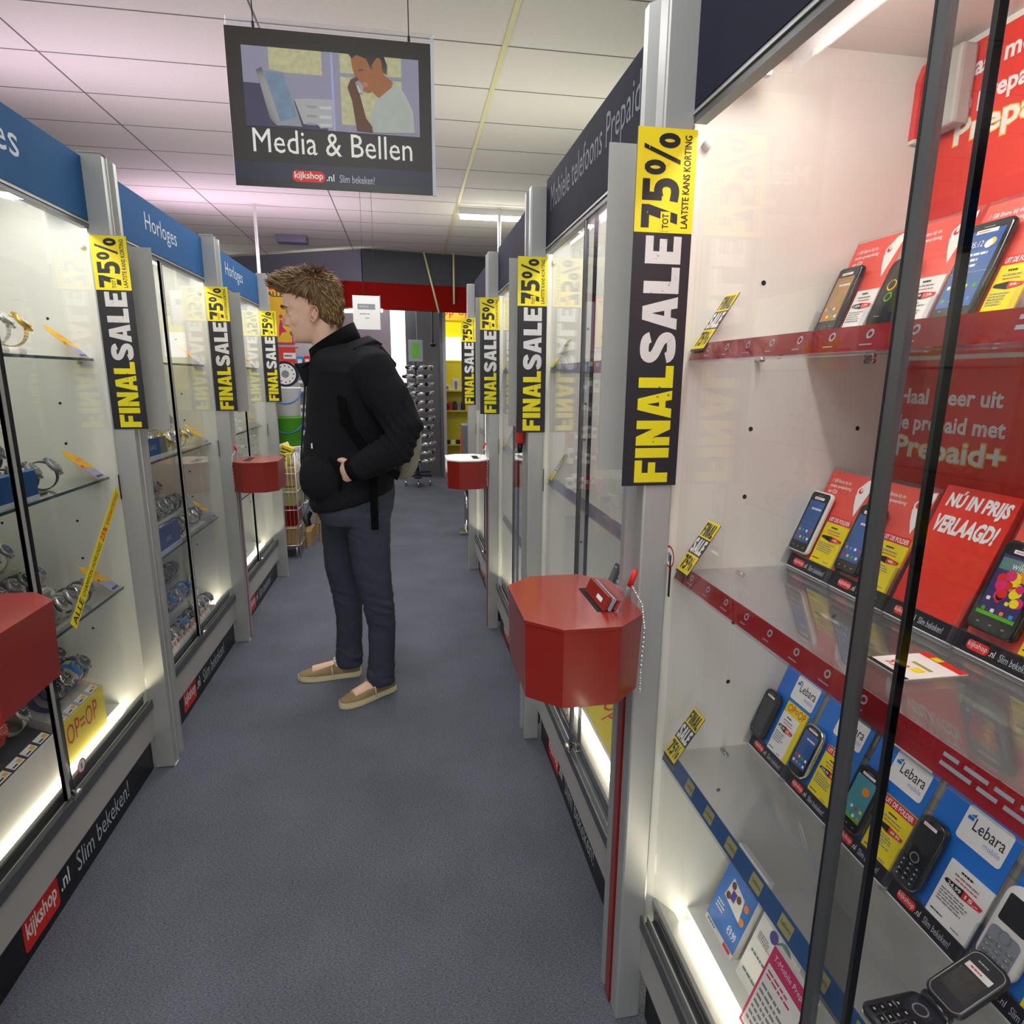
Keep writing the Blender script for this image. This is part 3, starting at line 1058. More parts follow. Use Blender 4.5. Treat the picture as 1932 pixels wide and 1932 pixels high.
def price_card(xf, zs, y0, u0, v0, w, h, style, old, new, label):
    F = card_frame(xf, zs, y0, 0.0010 if style != 'x' else 0)
    bg = {'white': 'paper', 'op': 'yellow', 'folder': 'yellow'}[style]
    b = MB().box(u0, v0, 0.0002, u0 + w, v0 + h, 0.003, bg, F)
    T = F @ Matrix.Translation((u0, v0, 0.003))
    top = h
    if style == 'folder':
        b.rect(T, 0, h * 0.86, w, h * 1.0, 'red_logo', 1)
        b.text(T, 'UIT DE FOLDER', 0.06 * w, h * 0.885, 0.95 * w, h * 0.975, 'white', 2, 0.03)
        top = h * 0.84
    elif style == 'op':
        b.text(T, 'OP=OP', 0.10 * w, h * 0.84, 0.94 * w, h * 0.985, 'red_logo', 1, 0.0)
        b.rect(T, 0.0, 0.0, 0.80 * w, h * 0.80, 'paper', 1)
        top = h * 0.80
        w = w * 0.8
    b.lines(T, 0.3 * w, top * 0.88, 0.7 * w, top * 0.95, 1, 'ink', 2, seed=3)
    b.lines(T, 0.2 * w, top * 0.80, 0.85 * w, top * 0.86, 1, 'ink_grey', 2, seed=5)
    b.lines(T, 0.25 * w, top * 0.745, 0.8 * w, top * 0.785, 1, 'red_logo', 2, seed=6)
    y1, y0_ = top * 0.71, top * 0.57
    b.poly(T, [(0.06 * w, (y0_ + y1) / 2), (0.1 * w, y0_ + 0.004), (0.5 * w, y0_), (0.5 * w, y1), (0.1 * w, y1 - 0.002)], 'ink', 2)
    b.poly(T, [(0.5 * w, y0_), (0.92 * w, y0_ + 0.003), (0.95 * w, y1 - 0.003), (0.5 * w, y1)], 'red_logo', 2)
    if old:
        b.text(T, old, 0.15 * w, y0_ + 0.003, 0.46 * w, y1 - 0.003, 'white', 3, 0.02)
    b.text(T, new, 0.56 * w, y0_ + 0.003, 0.86 * w, y1 - 0.003, 'white', 3, 0.025)
    b.lines(T, 0.08 * w, top * 0.28, 0.75 * w, top * 0.53, 5, 'ink_grey', 2, seed=int(u0 * 9999) + len(new))
    b.lines(T, 0.08 * w, top * 0.08, 0.5 * w, top * 0.13, 1, 'ink', 2, seed=8)
    b.lines(T, 0.6 * w, top * 0.05, 0.85 * w, top * 0.10, 1, 'ink_grey', 2, seed=9)
    return b.thing('price_card', label, 'price card')


def phone(F, w, h, t, body, screen, kind, label, name='mobile_phone', sticker=True, rr=0.010):
    """F: lower left corner on the card, u right, v up, n out"""
    o = thing(name, label, 'phone', F)

    def slab(b, u0, v0, u1, v1, z0, z1, r, m, bev=0.0015):
        pts = []
        for cx, cy, a0 in ((u1 - r, v0 + r, -90), (u1 - r, v1 - r, 0), (u0 + r, v1 - r, 90), (u0 + r, v0 + r, 180)):
            for k in range(7):
                a = R(a0 + k * 15)
                pts.append((cx + r * math.cos(a), cy + r * math.sin(a)))
        cx, cy = (u0 + u1) / 2, (v0 + v1) / 2

        def ins(z, k):
            return [(cx + (p[0] - cx) * (1 - 2 * k / (u1 - u0)), cy + (p[1] - cy) * (1 - 2 * k / (v1 - v0)), z) for p in pts]
        b.loft([ins(z0, bev), ins(z0 + bev, 0), ins(z1 - bev, 0), ins(z1, bev)], m, True, F)
    b = MB()
    rim = {'silver': 'phone_grey'}.get(kind, body)
    slab(b, 0, 0, w, h, 0, t, rr, body if kind != 'silver' else 'chrome', 0.002)
    b.build('body', o)
    T = F @ Matrix.Translation((0, 0, t))
    if kind in ('touch', 'silver', 'android', 'off', 'clock'):
        f = MB()
        f.rrect(T, 0.0025, 0.003, w - 0.0025, h - 0.003, max(0.002, rr - 0.003), 'phone_black', 1)
        f.build('front_glass', o)
        s = MB()
        u0, u1, v0, v1 = 0.007, w - 0.007, h * 0.17, h * 0.84
        if kind == 'clock':
            u0, u1, v0, v1 = 0.006, w - 0.006, h * 0.12, h * 0.9
        s.rect(T, u0, v0, u1, v1, screen, 2)
        if kind != 'off':
            pal = ['red_logo', 'yellow', 'green', 'white', 'orange', 'skyblue', 'white']
            for row in range(2):
                for c in range(4):
                    q = u0 + (u1 - u0) * (0.14 + 0.24 * c)
                    vv = v0 + (v1 - v0) * (0.10 + 0.17 * row)
                    s.rrect(T, q - 0.0025, vv - 0.0025, q + 0.0025, vv + 0.0025, 0.001, pal[(row * 4 + c + int(w * 1e4)) % 7], 3)
            if kind == 'android':
                s.disc(T, u0 + (u1 - u0) * 0.68, v0 + (v1 - v0) * 0.72, 0.007, 'orange', 3)
                s.rect(T, u0, v0, u1, v0 + (v1 - v0) * 0.06, 'green', 3)
            elif kind == 'clock':
                s.text(T, '05:12', u0 + 0.01, v0 + (v1 - v0) * 0.78, u0 + (u1 - u0) * 0.55, v0 + (v1 - v0) * 0.86, 'white', 3)
                s.disc(T, u0 + (u1 - u0) * 0.78, v0 + (v1 - v0) * 0.82, 0.006, 'yellow_warm', 3)
                s.disc(T, u0 + (u1 - u0) * 0.72, v0 + (v1 - v0) * 0.80, 0.006, 'white', 4)
                s.rect(T, u0, v0 + (v1 - v0) * 0.45, u1, v0 + (v1 - v0) * 0.452, 'white', 3)
                s.lines(T, u0 + 0.004, v0 + (v1 - v0) * 0.5, u1 - 0.004, v0 + (v1 - v0) * 0.72, 3, 'white', 3, seed=5)
            else:
                s.lines(T, u0 + 0.012, v0 + (v1 - v0) * 0.76, u1 - 0.003, v0 + (v1 - v0) * 0.86, 1, 'white', 3, seed=2)
        s.build('screen', o)
        k = MB()
        if kind == 'silver':
            k.rrect(T, w / 2 - 0.006, h * 0.055, w / 2 + 0.006, h * 0.095, 0.002, 'phone_dark', 2)
        else:
            for c in (-1, 0, 1):
                k.rect(T, w / 2 + c * w * 0.26 - 0.002, h * 0.08, w / 2 + c * w * 0.26 + 0.002, h * 0.095, 'ink_grey', 2)
        k.rect(T, w * 0.38, h * 0.925, w * 0.62, h * 0.935, 'ink_grey', 2)
        k.build('buttons', o)
    elif kind == 'keys':
        dark = body == 'phone_black'
        s = MB().rrect(T, w * 0.14, h * 0.55, w * 0.86, h * 0.88, 0.003, 'screen_off', 1)
        s.build('screen', o)
        k = MB()
        if not dark:
            k.rrect(T, w * 0.10, h * 0.05, w * 0.90, h * 0.48, 0.007, 'letter_grey', 1)
        k.ring(T, w / 2, h * 0.42, w * 0.13, w * 0.17, 'phone_grey', 2, 16)
        for row in range(4):
            for c in range(3):
                q, vv = w * (0.24 + 0.26 * c), h * (0.10 + 0.072 * row)
                k.bbox(q - w * 0.10, vv - h * 0.024, 0, q + w * 0.10, vv + h * 0.024, 0.0016, 'phone_dark' if dark else 'phone_grey', 0.0006, 1, T)
                k.rect(T @ Matrix.Translation((0, 0, 0.0016)), q - w * 0.03, vv - h * 0.008, q + w * 0.03, vv + h * 0.008, 'letter_pale', 1)
        k.build('keypad', o)
    elif kind == 'back':
        s = MB()
        s.disc(T, w * 0.45, h * 0.60, 0.009, 'yellow_warm', 1)
        s.disc(T, w * 0.45, h * 0.605, 0.007, 'phone_dark', 2)
        s.disc(T, w * 0.5, h * 0.43, 0.0075, 'green', 1)
        s.disc(T, w * 0.5, h * 0.43, 0.0055, 'phone_dark', 2)
        s.rect(T, w * 0.55, h * 0.86, w * 0.66, h * 0.90, 'white', 1)
        s.lines(T, w * 0.3, h * 0.14, w * 0.6, h * 0.17, 1, 'letter_grey', 1)
        s.build('printed_marks', o)
    if sticker:
        k = MB().box(w * 0.26, h * 0.865, 0.0007, w * 0.74, h * 0.905, 0.0009, 'paper', T)
        k.lines(T, w * 0.30, h * 0.877, w * 0.70, h * 0.895, 1, 'red_logo', 4)
        k.build('sticker', o)
    return o


def on_card(xf, zs, y0, u, v, lift=0.004, rot=0.0):
    return card_frame(xf, zs, y0, lift) @ Matrix.Translation((u, v, 0)) @ Matrix.Rotation(R(rot), 4, 'Z')


S1, S2, S3 = (0.720, 1.427), (0.725, 1.027), (0.682, 0.642)
ys = [1.051 - 0.127 * k for k in range(6)]
ordn = ['first', 'second', 'third', 'fourth', 'fifth', 'sixth', 'seventh', 'eighth', 'ninth', 'tenth', 'eleventh', 'twelfth', 'thirteenth', 'fourteenth']
# top shelf
for k in range(4):
    phone_stand(*S1, ys[k], 'red', 'clear stand with a red prepaid card, %s from the post on the top shelf' % ordn[k])
phone(on_card(*S1, ys[0], 0.008, 0.030, 0.005), 0.056, 0.118, 0.010, 'phone_dark', 'screen_warm', 'touch', 'black phone with a brown picture on its screen, top shelf', rr=0.006)
price_card(*S1, ys[0], 0.066, 0.026, 0.050, 0.078, 'white', '149', '139-', 'white price card beside the brown-screened phone, top shelf')
phone(on_card(*S1, ys[1], 0.006, 0.030, 0.005), 0.054, 0.112, 0.010, 'phone_dark', 'screen_off', 'back', 'dark rounded phone behind the door edge, top shelf', rr=0.016, sticker=False)
price_card(*S1, ys[1], 0.062, 0.026, 0.054, 0.080, 'white', '99,99', '129-', 'white price card with torn look beside the dark rounded phone, top shelf')
phone(on_card(*S1, ys[2], 0.006, 0.030, 0.005), 0.066, 0.136, 0.010, 'phone_black', 'screen_blue', 'clock', 'large black phone with blue clock screen, top shelf', rr=0.008)
price_card(*S1, ys[2], 0.074, 0.026, 0.046, 0.088, 'folder', '', '99.-', 'yellow price card beside the large blue-screened phone, top shelf')
# middle shelf
for k in range(5):
    if k != 2:
        phone_stand(*S2, ys[k], 'red', 'clear stand with a red prepaid card, %s from the post on the middle shelf' % ordn[k])
    else:
        phone_stand(*S2, ys[k], 'nu', 'stand with a plain red price reduction card, middle shelf')
phone(on_card(*S2, ys[0], -0.006, 0.030, 0.005), 0.056, 0.122, 0.010, 'phone_white', 'screen_blue', 'touch', 'white phone with blue screen, middle shelf next to the post', rr=0.009)
price_card(*S2, ys[0], 0.052, 0.026, 0.060, 0.090, 'folder', '', '48.-', 'yellow price card beside the white phone, middle shelf')
phone(on_card(*S2, ys[1], -0.002, 0.030, 0.005), 0.056, 0.122, 0.010, 'phone_black', 'screen_blue', 'touch', 'black phone with blue screen crossed by the door edge, middle shelf', rr=0.009)
price_card(*S2, ys[1], 0.058, 0.026, 0.058, 0.092, 'folder', '', '48.-', 'yellow price card left of the price reduction card, middle shelf')
p_ = phone(on_card(*S2, ys[3], 0.008, 0.034, 0.005), 0.066, 0.124, 0.011, 'phone_black', 'rubber_purple', 'android', 'black phone with a colourful powder picture at the right picture edge', rr=0.010)
price_card(*S2, ys[3], 0.078, 0.026, 0.040, 0.080, 'folder', '', '48.-', 'yellow price card beside the powder-picture phone, middle shelf')
# powder picture on that phone's screen
F = on_card(*S2, ys[3], 0.008, 0.034, 0.0162)
b = MB()
b.rect(F, 0.008, 0.084, 0.058, 0.100, 'teal_grey', 2, 0.0003)
b.text(F, 'wiko', 0.024, 0.087, 0.046, 0.097, 'white', 3, 0.0)
rg = random.Random(3)
for k in range(26):
    b.disc(F, rg.uniform(0.018, 0.052), rg.uniform(0.045, 0.080), rg.uniform(0.003, 0.008), rg.choice(['yellow', 'orange', 'red_logo', 'magenta', 'yellow', 'phone_black']), 2 + 0.03 * k, 9)
o_ = b.build('screen_picture', p_)
# lower shelf with the blue cards
for k in range(5):
    phone_stand(*S3, ys[k], 'lebara', 'clear stand with a bright blue card, %s from the post on the lower shelf' % ordn[k])
phone(on_card(*S3, ys[0], -0.006, 0.028, 0.005), 0.046, 0.098, 0.012, 'phone_dark', 'screen_off', 'off', 'small black phone with blank screen, lower shelf next to the post', rr=0.012)
price_card(*S3, ys[0], 0.048, 0.022, 0.062, 0.106, 'op', '89.99', '65.-', 'white price card on yellow OP=OP card, lower shelf')
phone(on_card(*S3, ys[1], -0.004, 0.028, 0.005), 0.050, 0.100, 0.011, 'phone_dark', 'screen_blue', 'silver', 'silver-rimmed phone with rounded ends, second on the lower shelf', rr=0.018)
price_card(*S3, ys[1], 0.050, 0.022, 0.058, 0.092, 'folder', '129.99', '99.-', 'yellow price card half hidden by the door edge, lower shelf')
phone(on_card(*S3, ys[2], 0.004, 0.028, 0.005), 0.054, 0.106, 0.011, 'phone_black', 'screen_teal', 'android', 'black phone with teal and green screen, third on the lower shelf', rr=0.012)
price_card(*S3, ys[2], 0.058, 0.022, 0.060, 0.094, 'folder', '', '49.99', 'yellow price card marked 49.99 on the lower shelf')
phone(on_card(*S3, ys[3], 0.002, 0.030, 0.005), 0.044, 0.108, 0.014, 'phone_black', 'screen_off', 'keys', 'black keypad phone on a blue card, lower shelf', rr=0.014)
price_card(*S3, ys[3], 0.056, 0.025, 0.064, 0.082, 'white', '24.99', '15.-', 'white price card marked 15 beside the black keypad phone')
phone(on_card(*S3, ys[4], 0.008, 0.032, 0.005), 0.048, 0.112, 0.014, 'phone_white', 'screen_off', 'keys', 'white keypad phone at the right picture edge, lower shelf', rr=0.018, sticker=False)
price_card(*S3, ys[4], 0.066, 0.025, 0.048, 0.082, 'folder', '', '29.99', 'yellow price card right of the white keypad phone')
# small note hanging over the third blue card
F = card_frame(*S3, ys[2], 0.0075)
b = MB().box(0.028, 0.186, 0, 0.108, 0.210, 0.0008, 'paper', F)
T = F @ Matrix.Translation((0, 0, 0.0008))
b.text(T, 'Verplicht met min.', 0.036, 0.199, 0.096, 0.206, 'ink', 1)
b.text(T, '€25 / beltegoed', 0.036, 0.190, 0.088, 0.197, 'ink', 1)
b.box(0.03, 0.19, -0.0075, 0.034, 0.20, 0, 'acrylic', F)
b.thing('paper_note', 'small white note clipped over the third blue card', 'note')

# flip phone lying open in front of the lower stands
FP = frame((0.514, 0.522, 0.6405), (0.04, -1, 0), (1, 0.04, 0))
fp = thing('flip_phone', 'open dark flip phone lying on the lower shelf front', 'phone', FP)


def rslab(b, F, w, h, t, r, m, bev=0.002, z0=0):
    pts = []
    for cx, cy, a0 in ((w - r, r, -90), (w - r, h - r, 0), (r, h - r, 90), (r, r, 180)):
        for k in range(7):
            a = R(a0 + k * 15)
            pts.append((cx + r * math.cos(a), cy + r * math.sin(a)))

    def ins(z, k):
        return [(w / 2 + (p[0] - w / 2) * (1 - 2 * k / w), h / 2 + (p[1] - h / 2) * (1 - 2 * k / h), z) for p in pts]
    b.loft([ins(z0, bev), ins(z0 + bev, 0), ins(z0 + t - bev, 0), ins(z0 + t, bev)], m, True, F)


b = MB()
rslab(b, FP, 0.048, 0.085, 0.010, 0.012, 'phone_dark')
b.build('lower_half', fp)
k = MB()
T = FP @ Matrix.Translation((0, 0, 0.010))
k.ring(T, 0.024, 0.065, 0.007, 0.009, 'phone_grey', 1, 16)
for row in range(4):
    for c in range(3):
        q, vv = 0.012 + 0.012 * c, 0.012 + 0.011 * row
        k.bbox(q - 0.005, vv - 0.0045, 0, q + 0.005, vv + 0.0045, 0.001, 'phone_black', 0.0004, 1, T)
        k.rect(T @ Matrix.Translation((0, 0, 0.001)), q - 0.0015, vv - 0.001, q + 0.0015, vv + 0.001, 'letter_pale', 1)
k.build('keypad', fp)
MB().cyl(FP @ Vector((0.006, 0.088, 0.010)), FP @ Vector((0.042, 0.088, 0.010)), 0.0055, 'phone_black', n=12).build('hinge', fp)
FU = FP @ Matrix.Translation((0, 0.092, 0.010)) @ Matrix.Rotation(R(28), 4, 'X')
b = MB()
rslab(b, FU, 0.048, 0.085, 0.008, 0.012, 'phone_dark')
T = FU @ Matrix.Translation((0, 0, 0.008))
b.ring(T, 0.024, 0.0425, 0.0, 0.0, 'chrome', 1, 4)
hb = b.build('upper_half', fp)
s = MB().rrect(T, 0.003, 0.003, 0.045, 0.082, 0.010, 'chrome', 1)
s.rrect(T, 0.0042, 0.0042, 0.0438, 0.0808, 0.009, 'phone_dark', 2)
s.rect(T, 0.008, 0.020, 0.040, 0.055, 'screen_off', 3)
s.build('screen', hb)
s = MB().rect(T, 0.009, 0.056, 0.040, 0.064, 'paper', 5)
s.lines(T, 0.014, 0.058, 0.036, 0.062, 1, 'red_logo', 6)
s.lines(T, 0.014, 0.070, 0.034, 0.073, 1, 'letter_pale', 4)
s.build('sticker', hb)

# leaflet lying on the middle shelf
F = frame((0.581, 0.660, 1.0258), (0, -1, 0), (1, 0, 0)) @ Matrix.Diagonal((0.42, 0.95, 1, 1))
b = MB().box(0, 0, 0, 0.15, 0.095, 0.0012, 'paper', F)
T = F @ Matrix.Translation((0, 0, 0.0012))
b.rect(T, 0, 0.0, 0.15, 0.008, 'ink', 1)
b.rect(T, 0, 0.082, 0.15, 0.095, 'red_logo', 1)
b.rect(T, 0.04, 0.083, 0.07, 0.094, 'yellow', 2)
b.text(T, '9.99', 0.03, 0.016, 0.085, 0.038, 'red_logo', 1, 0.02)
b.rect(T, 0.09, 0.03, 0.12, 0.045, 'yellow', 1)
b.rect(T, 0.05, 0.05, 0.12, 0.056, 'olive', 1)
b.thing('leaflet', 'white and red offer leaflet lying flat on the middle shelf', 'leaflet')

# leaning FINAL SALE cards at the post end of each shelf
nm = {1.425: 'top', 1.025: 'middle', 0.64: 'lower'}
for z in (1.425, 1.025, 0.64):
    F = frame((GR + 0.024, 1.050, z + 0.001), (0, -1, 0), (0.06, 0, 0.095))
    b = MB().box(0, 0, 0, 0.046, 0.112, 0.0012, 'sign_black', F)
    T = F @ Matrix.Translation((0, 0, 0.0012))
    b.rect(T, 0, 0.078, 0.046, 0.112, 'yellow', 1)
    block(b, T, 'FINAL', 0.003, 0.081, 0.043, 0.108, 'sign_black', 2, False)
    block(b, T, 'SALE', 0.003, 0.045, 0.043, 0.075, 'white', 1, False)
    b.rect(T, 0, 0.004, 0.046, 0.042, 'yellow', 1)
    block(b, T, '75%', 0.004, 0.010, 0.042, 0.038, 'sign_black', 2, False)
    b.thing('sale_card', 'small leaning FINAL SALE card on the %s shelf of the nearest right case' % nm[z], 'sign')

# brochures on the case floor
BT = Vector((0.075, 0, 0.2)).normalized()


def brochure(x, y0, z, w, h, label, draw):
    F = frame((x, y0, z), (0, -1, 0), BT)
    b = MB().box(0, 0, -0.014, w, h, 0.0, 'paper', F)
    draw(b, F @ Matrix.Translation((0, 0, 0.0002)), w, h)
    # rear strut of the dispenser card
    b.box(x + 0.05, y0 - w * 0.6, z, x + 0.054, y0 - w * 0.4, z + 0.10, 'case_grey')
    return b.thing('brochure', label, 'brochure')


def d_leb(b, F, w, h):
    b.rect(F, 0, 0.06 * h, w, 0.84 * h, 'blue_card', 1)
    b.text(F, 'Lebara', 0.22 * w, 0.87 * h, 0.85 * w, 0.97 * h, 'ink', 1)
    b.rect(F, 0.12 * w, 0.90 * h, 0.2 * w, 0.96 * h, 'blue_card', 1)
    b.text(F, 'Goedkoop bellen', 0.08 * w, 0.76 * h, 0.92 * w, 0.81 * h, 'white', 2)
    b.poly(F, [(0.22 * w, 0.42 * h), (0.80 * w, 0.36 * h), (0.72 * w, 0.60 * h), (0.28 * w, 0.66 * h)], 'paper', 2)
    for u, v, c in ((0.36, 0.60, 'leather_brown'), (0.60, 0.54, 'leather_brown'), (0.32, 0.46, 'leather_brown'), (0.84, 0.56, 'orange'), (0.86, 0.40, 'orange')):
        b.disc(F, u * w, v * h, 0.07 * w, c, 3)
    b.rect(F, 0.38 * w, 0.45 * h, 0.52 * w, 0.56 * h, 'purple', 3)
    b.text(F, '€9.99', 0.62 * w, 0.15 * h, 0.90 * w, 0.25 * h, 'white', 2, 0.02)
    b.lines(F, 0.12 * w, 0.22 * h, 0.45 * w, 0.34 * h, 3, 'white', 2)
    b.lines(F, 0.08 * w, 0.015 * h, 0.5 * w, 0.05 * h, 1, 'blue_dark', 1)
    b.rrect(F, 0.68 * w, 0.01 * h, 0.92 * w, 0.05 * h, 0.002, 'red_logo', 1)


def d_grn(b, F, w, h):
    b.disc(F, 0.72 * w, 0.78 * h, 0.2 * w, 'teal_grey', 1)
    b.disc(F, 0.42 * w, 0.83 * h, 0.11 * w, 'purple', 2)
    b.disc(F, 0.88 * w, 0.52 * h, 0.16 * w, 'teal_grey', 1)
    b.lines(F, 0.6 * w, 0.74 * h, 0.88 * w, 0.84 * h, 3, 'white', 2)
    b.lines(F, 0.1 * w, 0.60 * h, 0.5 * w, 0.72 * h, 4, 'ink_grey', 1)
    b.lines(F, 0.1 * w, 0.40 * h, 0.75 * w, 0.47 * h, 1, 'teal_grey', 1, seed=4)
    b.lines(F, 0.1 * w, 0.12 * h, 0.75 * w, 0.19 * h, 1, 'teal_grey', 1, seed=5)
    b.ring(F, 0.82 * w, 0.12 * h, 0.05 * w, 0.08 * w, 'purple', 1)


def d_mag(b, F, w, h):
    b.rect(F, 0, 0, w, h, 'magenta', 1)
    b.rect(F, 0.05 * w, 0.04 * h, 0.95 * w, 0.80 * h, 'paper', 2)
    b.text(F, 'T-Mobile Prepaid', 0.1 * w, 0.86 * h, 0.98 * w, 0.94 * h, 'white', 2)
    b.lines(F, 0.1 * w, 0.66 * h, 0.9 * w, 0.76 * h, 2, 'magenta', 3)
    b.lines(F, 0.1 * w, 0.1 * h, 0.9 * w, 0.60 * h, 7, 'ink_grey', 3)


brochure(0.602, 1.030, 0.251, 0.108, 0.185, 'blue and white mobile brochure on the case floor, next to the post', d_leb)
brochure(0.600, 0.900, 0.251, 0.105, 0.150, 'white brochure with green and purple circles, case floor', d_grn)
brochure(0.560, 0.815, 0.251, 0.105, 0.160, 'magenta-framed brochure on the case floor at the picture bottom', d_mag)
# power strip and red gadget at the top back
b = MB()
F = frame((XB, 1.045, 1.60), (0, -1, 0), (0, 0, 1))
b.bbox(0.005, 0.185, 0.001, 0.075, 0.302, 0.032, 'case_grey', 0.006, 2, F)
T = F @ Matrix.Translation((0, 0, 0.0322))
for v in (0.215, 0.272):
    b.disc(T, 0.030, v, 0.024, 'case_white', 1)
    b.ring(T, 0.030, v, 0.018, 0.019, 'letter_grey', 2)
    for du in (-0.009, 0.009):
        b.disc(T, 0.030 + du, v, 0.0028, 'hole', 3, 8)
b.thing('power_strip', 'grey socket strip at the top back corner of the nearest right case', 'socket')
b = MB()
pts = [(0.870, 1.785), (0.9045, 1.785), (0.9045, 1.912), (0.892, 1.912), (0.879, 1.900), (0.871, 1.875)]
b.prism(pts, 0, 0.012, 'red_card', Matrix(((1, 0, 0, 0), (0, 0, -1, 1.056), (0, 1, 0, 0), (0, 0, 0, 1))))
b.box(0.871, 1.0435, 1.779, 0.904, 1.0555, 1.7848, 'case_white')
b.thing('red_wall_tag', 'red rounded plate on the inner wall beside the socket strip', 'plate')

# round warning stickers on the door glass
for x, y, z, F, lb in ((0, 0, 0, frame((GR - 0.0006, 1.028, 1.060), (0, -1, 0), (0, 0, 1)), 'round red-ringed sticker on the glass beside the nearest right post'),
                       (0, 0, 0, frame((GL + 0.0012, 1.700, 0.318), (0, 1, 0), (0, 0, 1)), 'round red-ringed sticker low on the nearest left door'),
                       (0, 0, 0, frame((GR - 0.0006, 1.715, 0.36), (0, -1, 0), (0, 0, 1)), 'round red-ringed sticker low on the door behind the red box')):
    b = MB().disc(F, 0, 0, 0.021, 'red_logo', 1)
    b.disc(F, 0, 0, 0.017, 'paper', 2)
    b.rect(F, -0.005, -0.009, 0.004, 0.008, 'ink_grey', 3)
    b.thing('round_sticker', lb, 'sticker')

# ------------------------------------------------------------------ second right case: stands and the yellow OP=OP board
S22 = (0.735, 1.022)
t, X, w0, w1 = CASES['R2']
for k in range(4):
    y0 = w1 - 0.19 - 0.127 * k
    phone_stand(*S22, y0, 'red', 'clear stand with a red card, %s on the middle shelf of the second right case' % ordn[k])
S23 = (0.69, 0.642)
for k in range(4):
    y0 = w1 - 0.12 - 0.16 * k
    b = MB()
    F = frame((S23[0], y0, S23[1]), (0, -1, 0), TILT)
    b.box(0, 0, -0.004, 0.13, 0.20, 0, 'paper', F)
    b.lines(F, 0.02, 0.12, 0.11, 0.17, 3, 'red_logo', 1, seed=k)
    b.lines(F, 0.02, 0.03, 0.11, 0.10, 4, 'ink_grey', 1, seed=k + 5)
    b.box(S23[0] + 0.05, y0 - 0.07, S23[1], S23[0] + 0.054, y0 - 0.05, S23[1] + 0.12, 'acrylic')
    b.thing('display_board', 'white printed board, %s from the far post in the second right case' % ordn[k], 'display board')
    phone(frame((S23[0], y0, S23[1]), (0, -1, 0), TILT) @ Matrix.Translation((0.008, 0.0, 0.001)), 0.044, 0.10, 0.012, ['phone_dark', 'phone_white'][k % 2], 'screen_off', 'off', '%s handset, %s from the far post in the second right case' % (['black', 'white'][k % 2], ordn[k]), rr=0.008)
F = frame((X(0.115), w1 - 0.02, 0.252), (0, -1, 0), (0.22, 0, 0.12))
b = MB().box(0, 0, -0.003, 0.88, 0.16, 0, 'yellow', F)
for u in (0.10, 0.50):
    b.text(F, 'Op=Op', u, 0.03, u + 0.27, 0.13, 'red_logo', 1, 0.0)
b.thing('op_board', 'yellow Op=Op board on the floor of the second right case', 'sign')
for key, lab in (('R2', 'second'), ('R3', 'third')):
    t, X, w0, w1 = CASES[key]
    for z, nm_ in ((1.41, 'top'), (1.02, 'middle')):
        F = frame((X(0.024), w1 - 0.006, z + 0.001), (0, -1, 0), (0.06, 0, 0.095))
        b = MB().box(0, 0, 0, 0.046, 0.112, 0.0012, 'sign_black', F)
        T = F @ Matrix.Translation((0, 0, 0.0012))
        b.rect(T, 0, 0.078, 0.046, 0.112, 'yellow', 1)
        block(b, T, 'FINAL', 0.003, 0.081, 0.043, 0.108, 'sign_black', 2, False)
        block(b, T, 'SALE', 0.003, 0.045, 0.043, 0.075, 'white', 1, False)
        b.rect(T, 0, 0.004, 0.046, 0.042, 'yellow', 1)
        b.thing('sale_card', 'small leaning FINAL SALE card on the %s shelf of the %s right case' % (nm_, lab), 'sign')
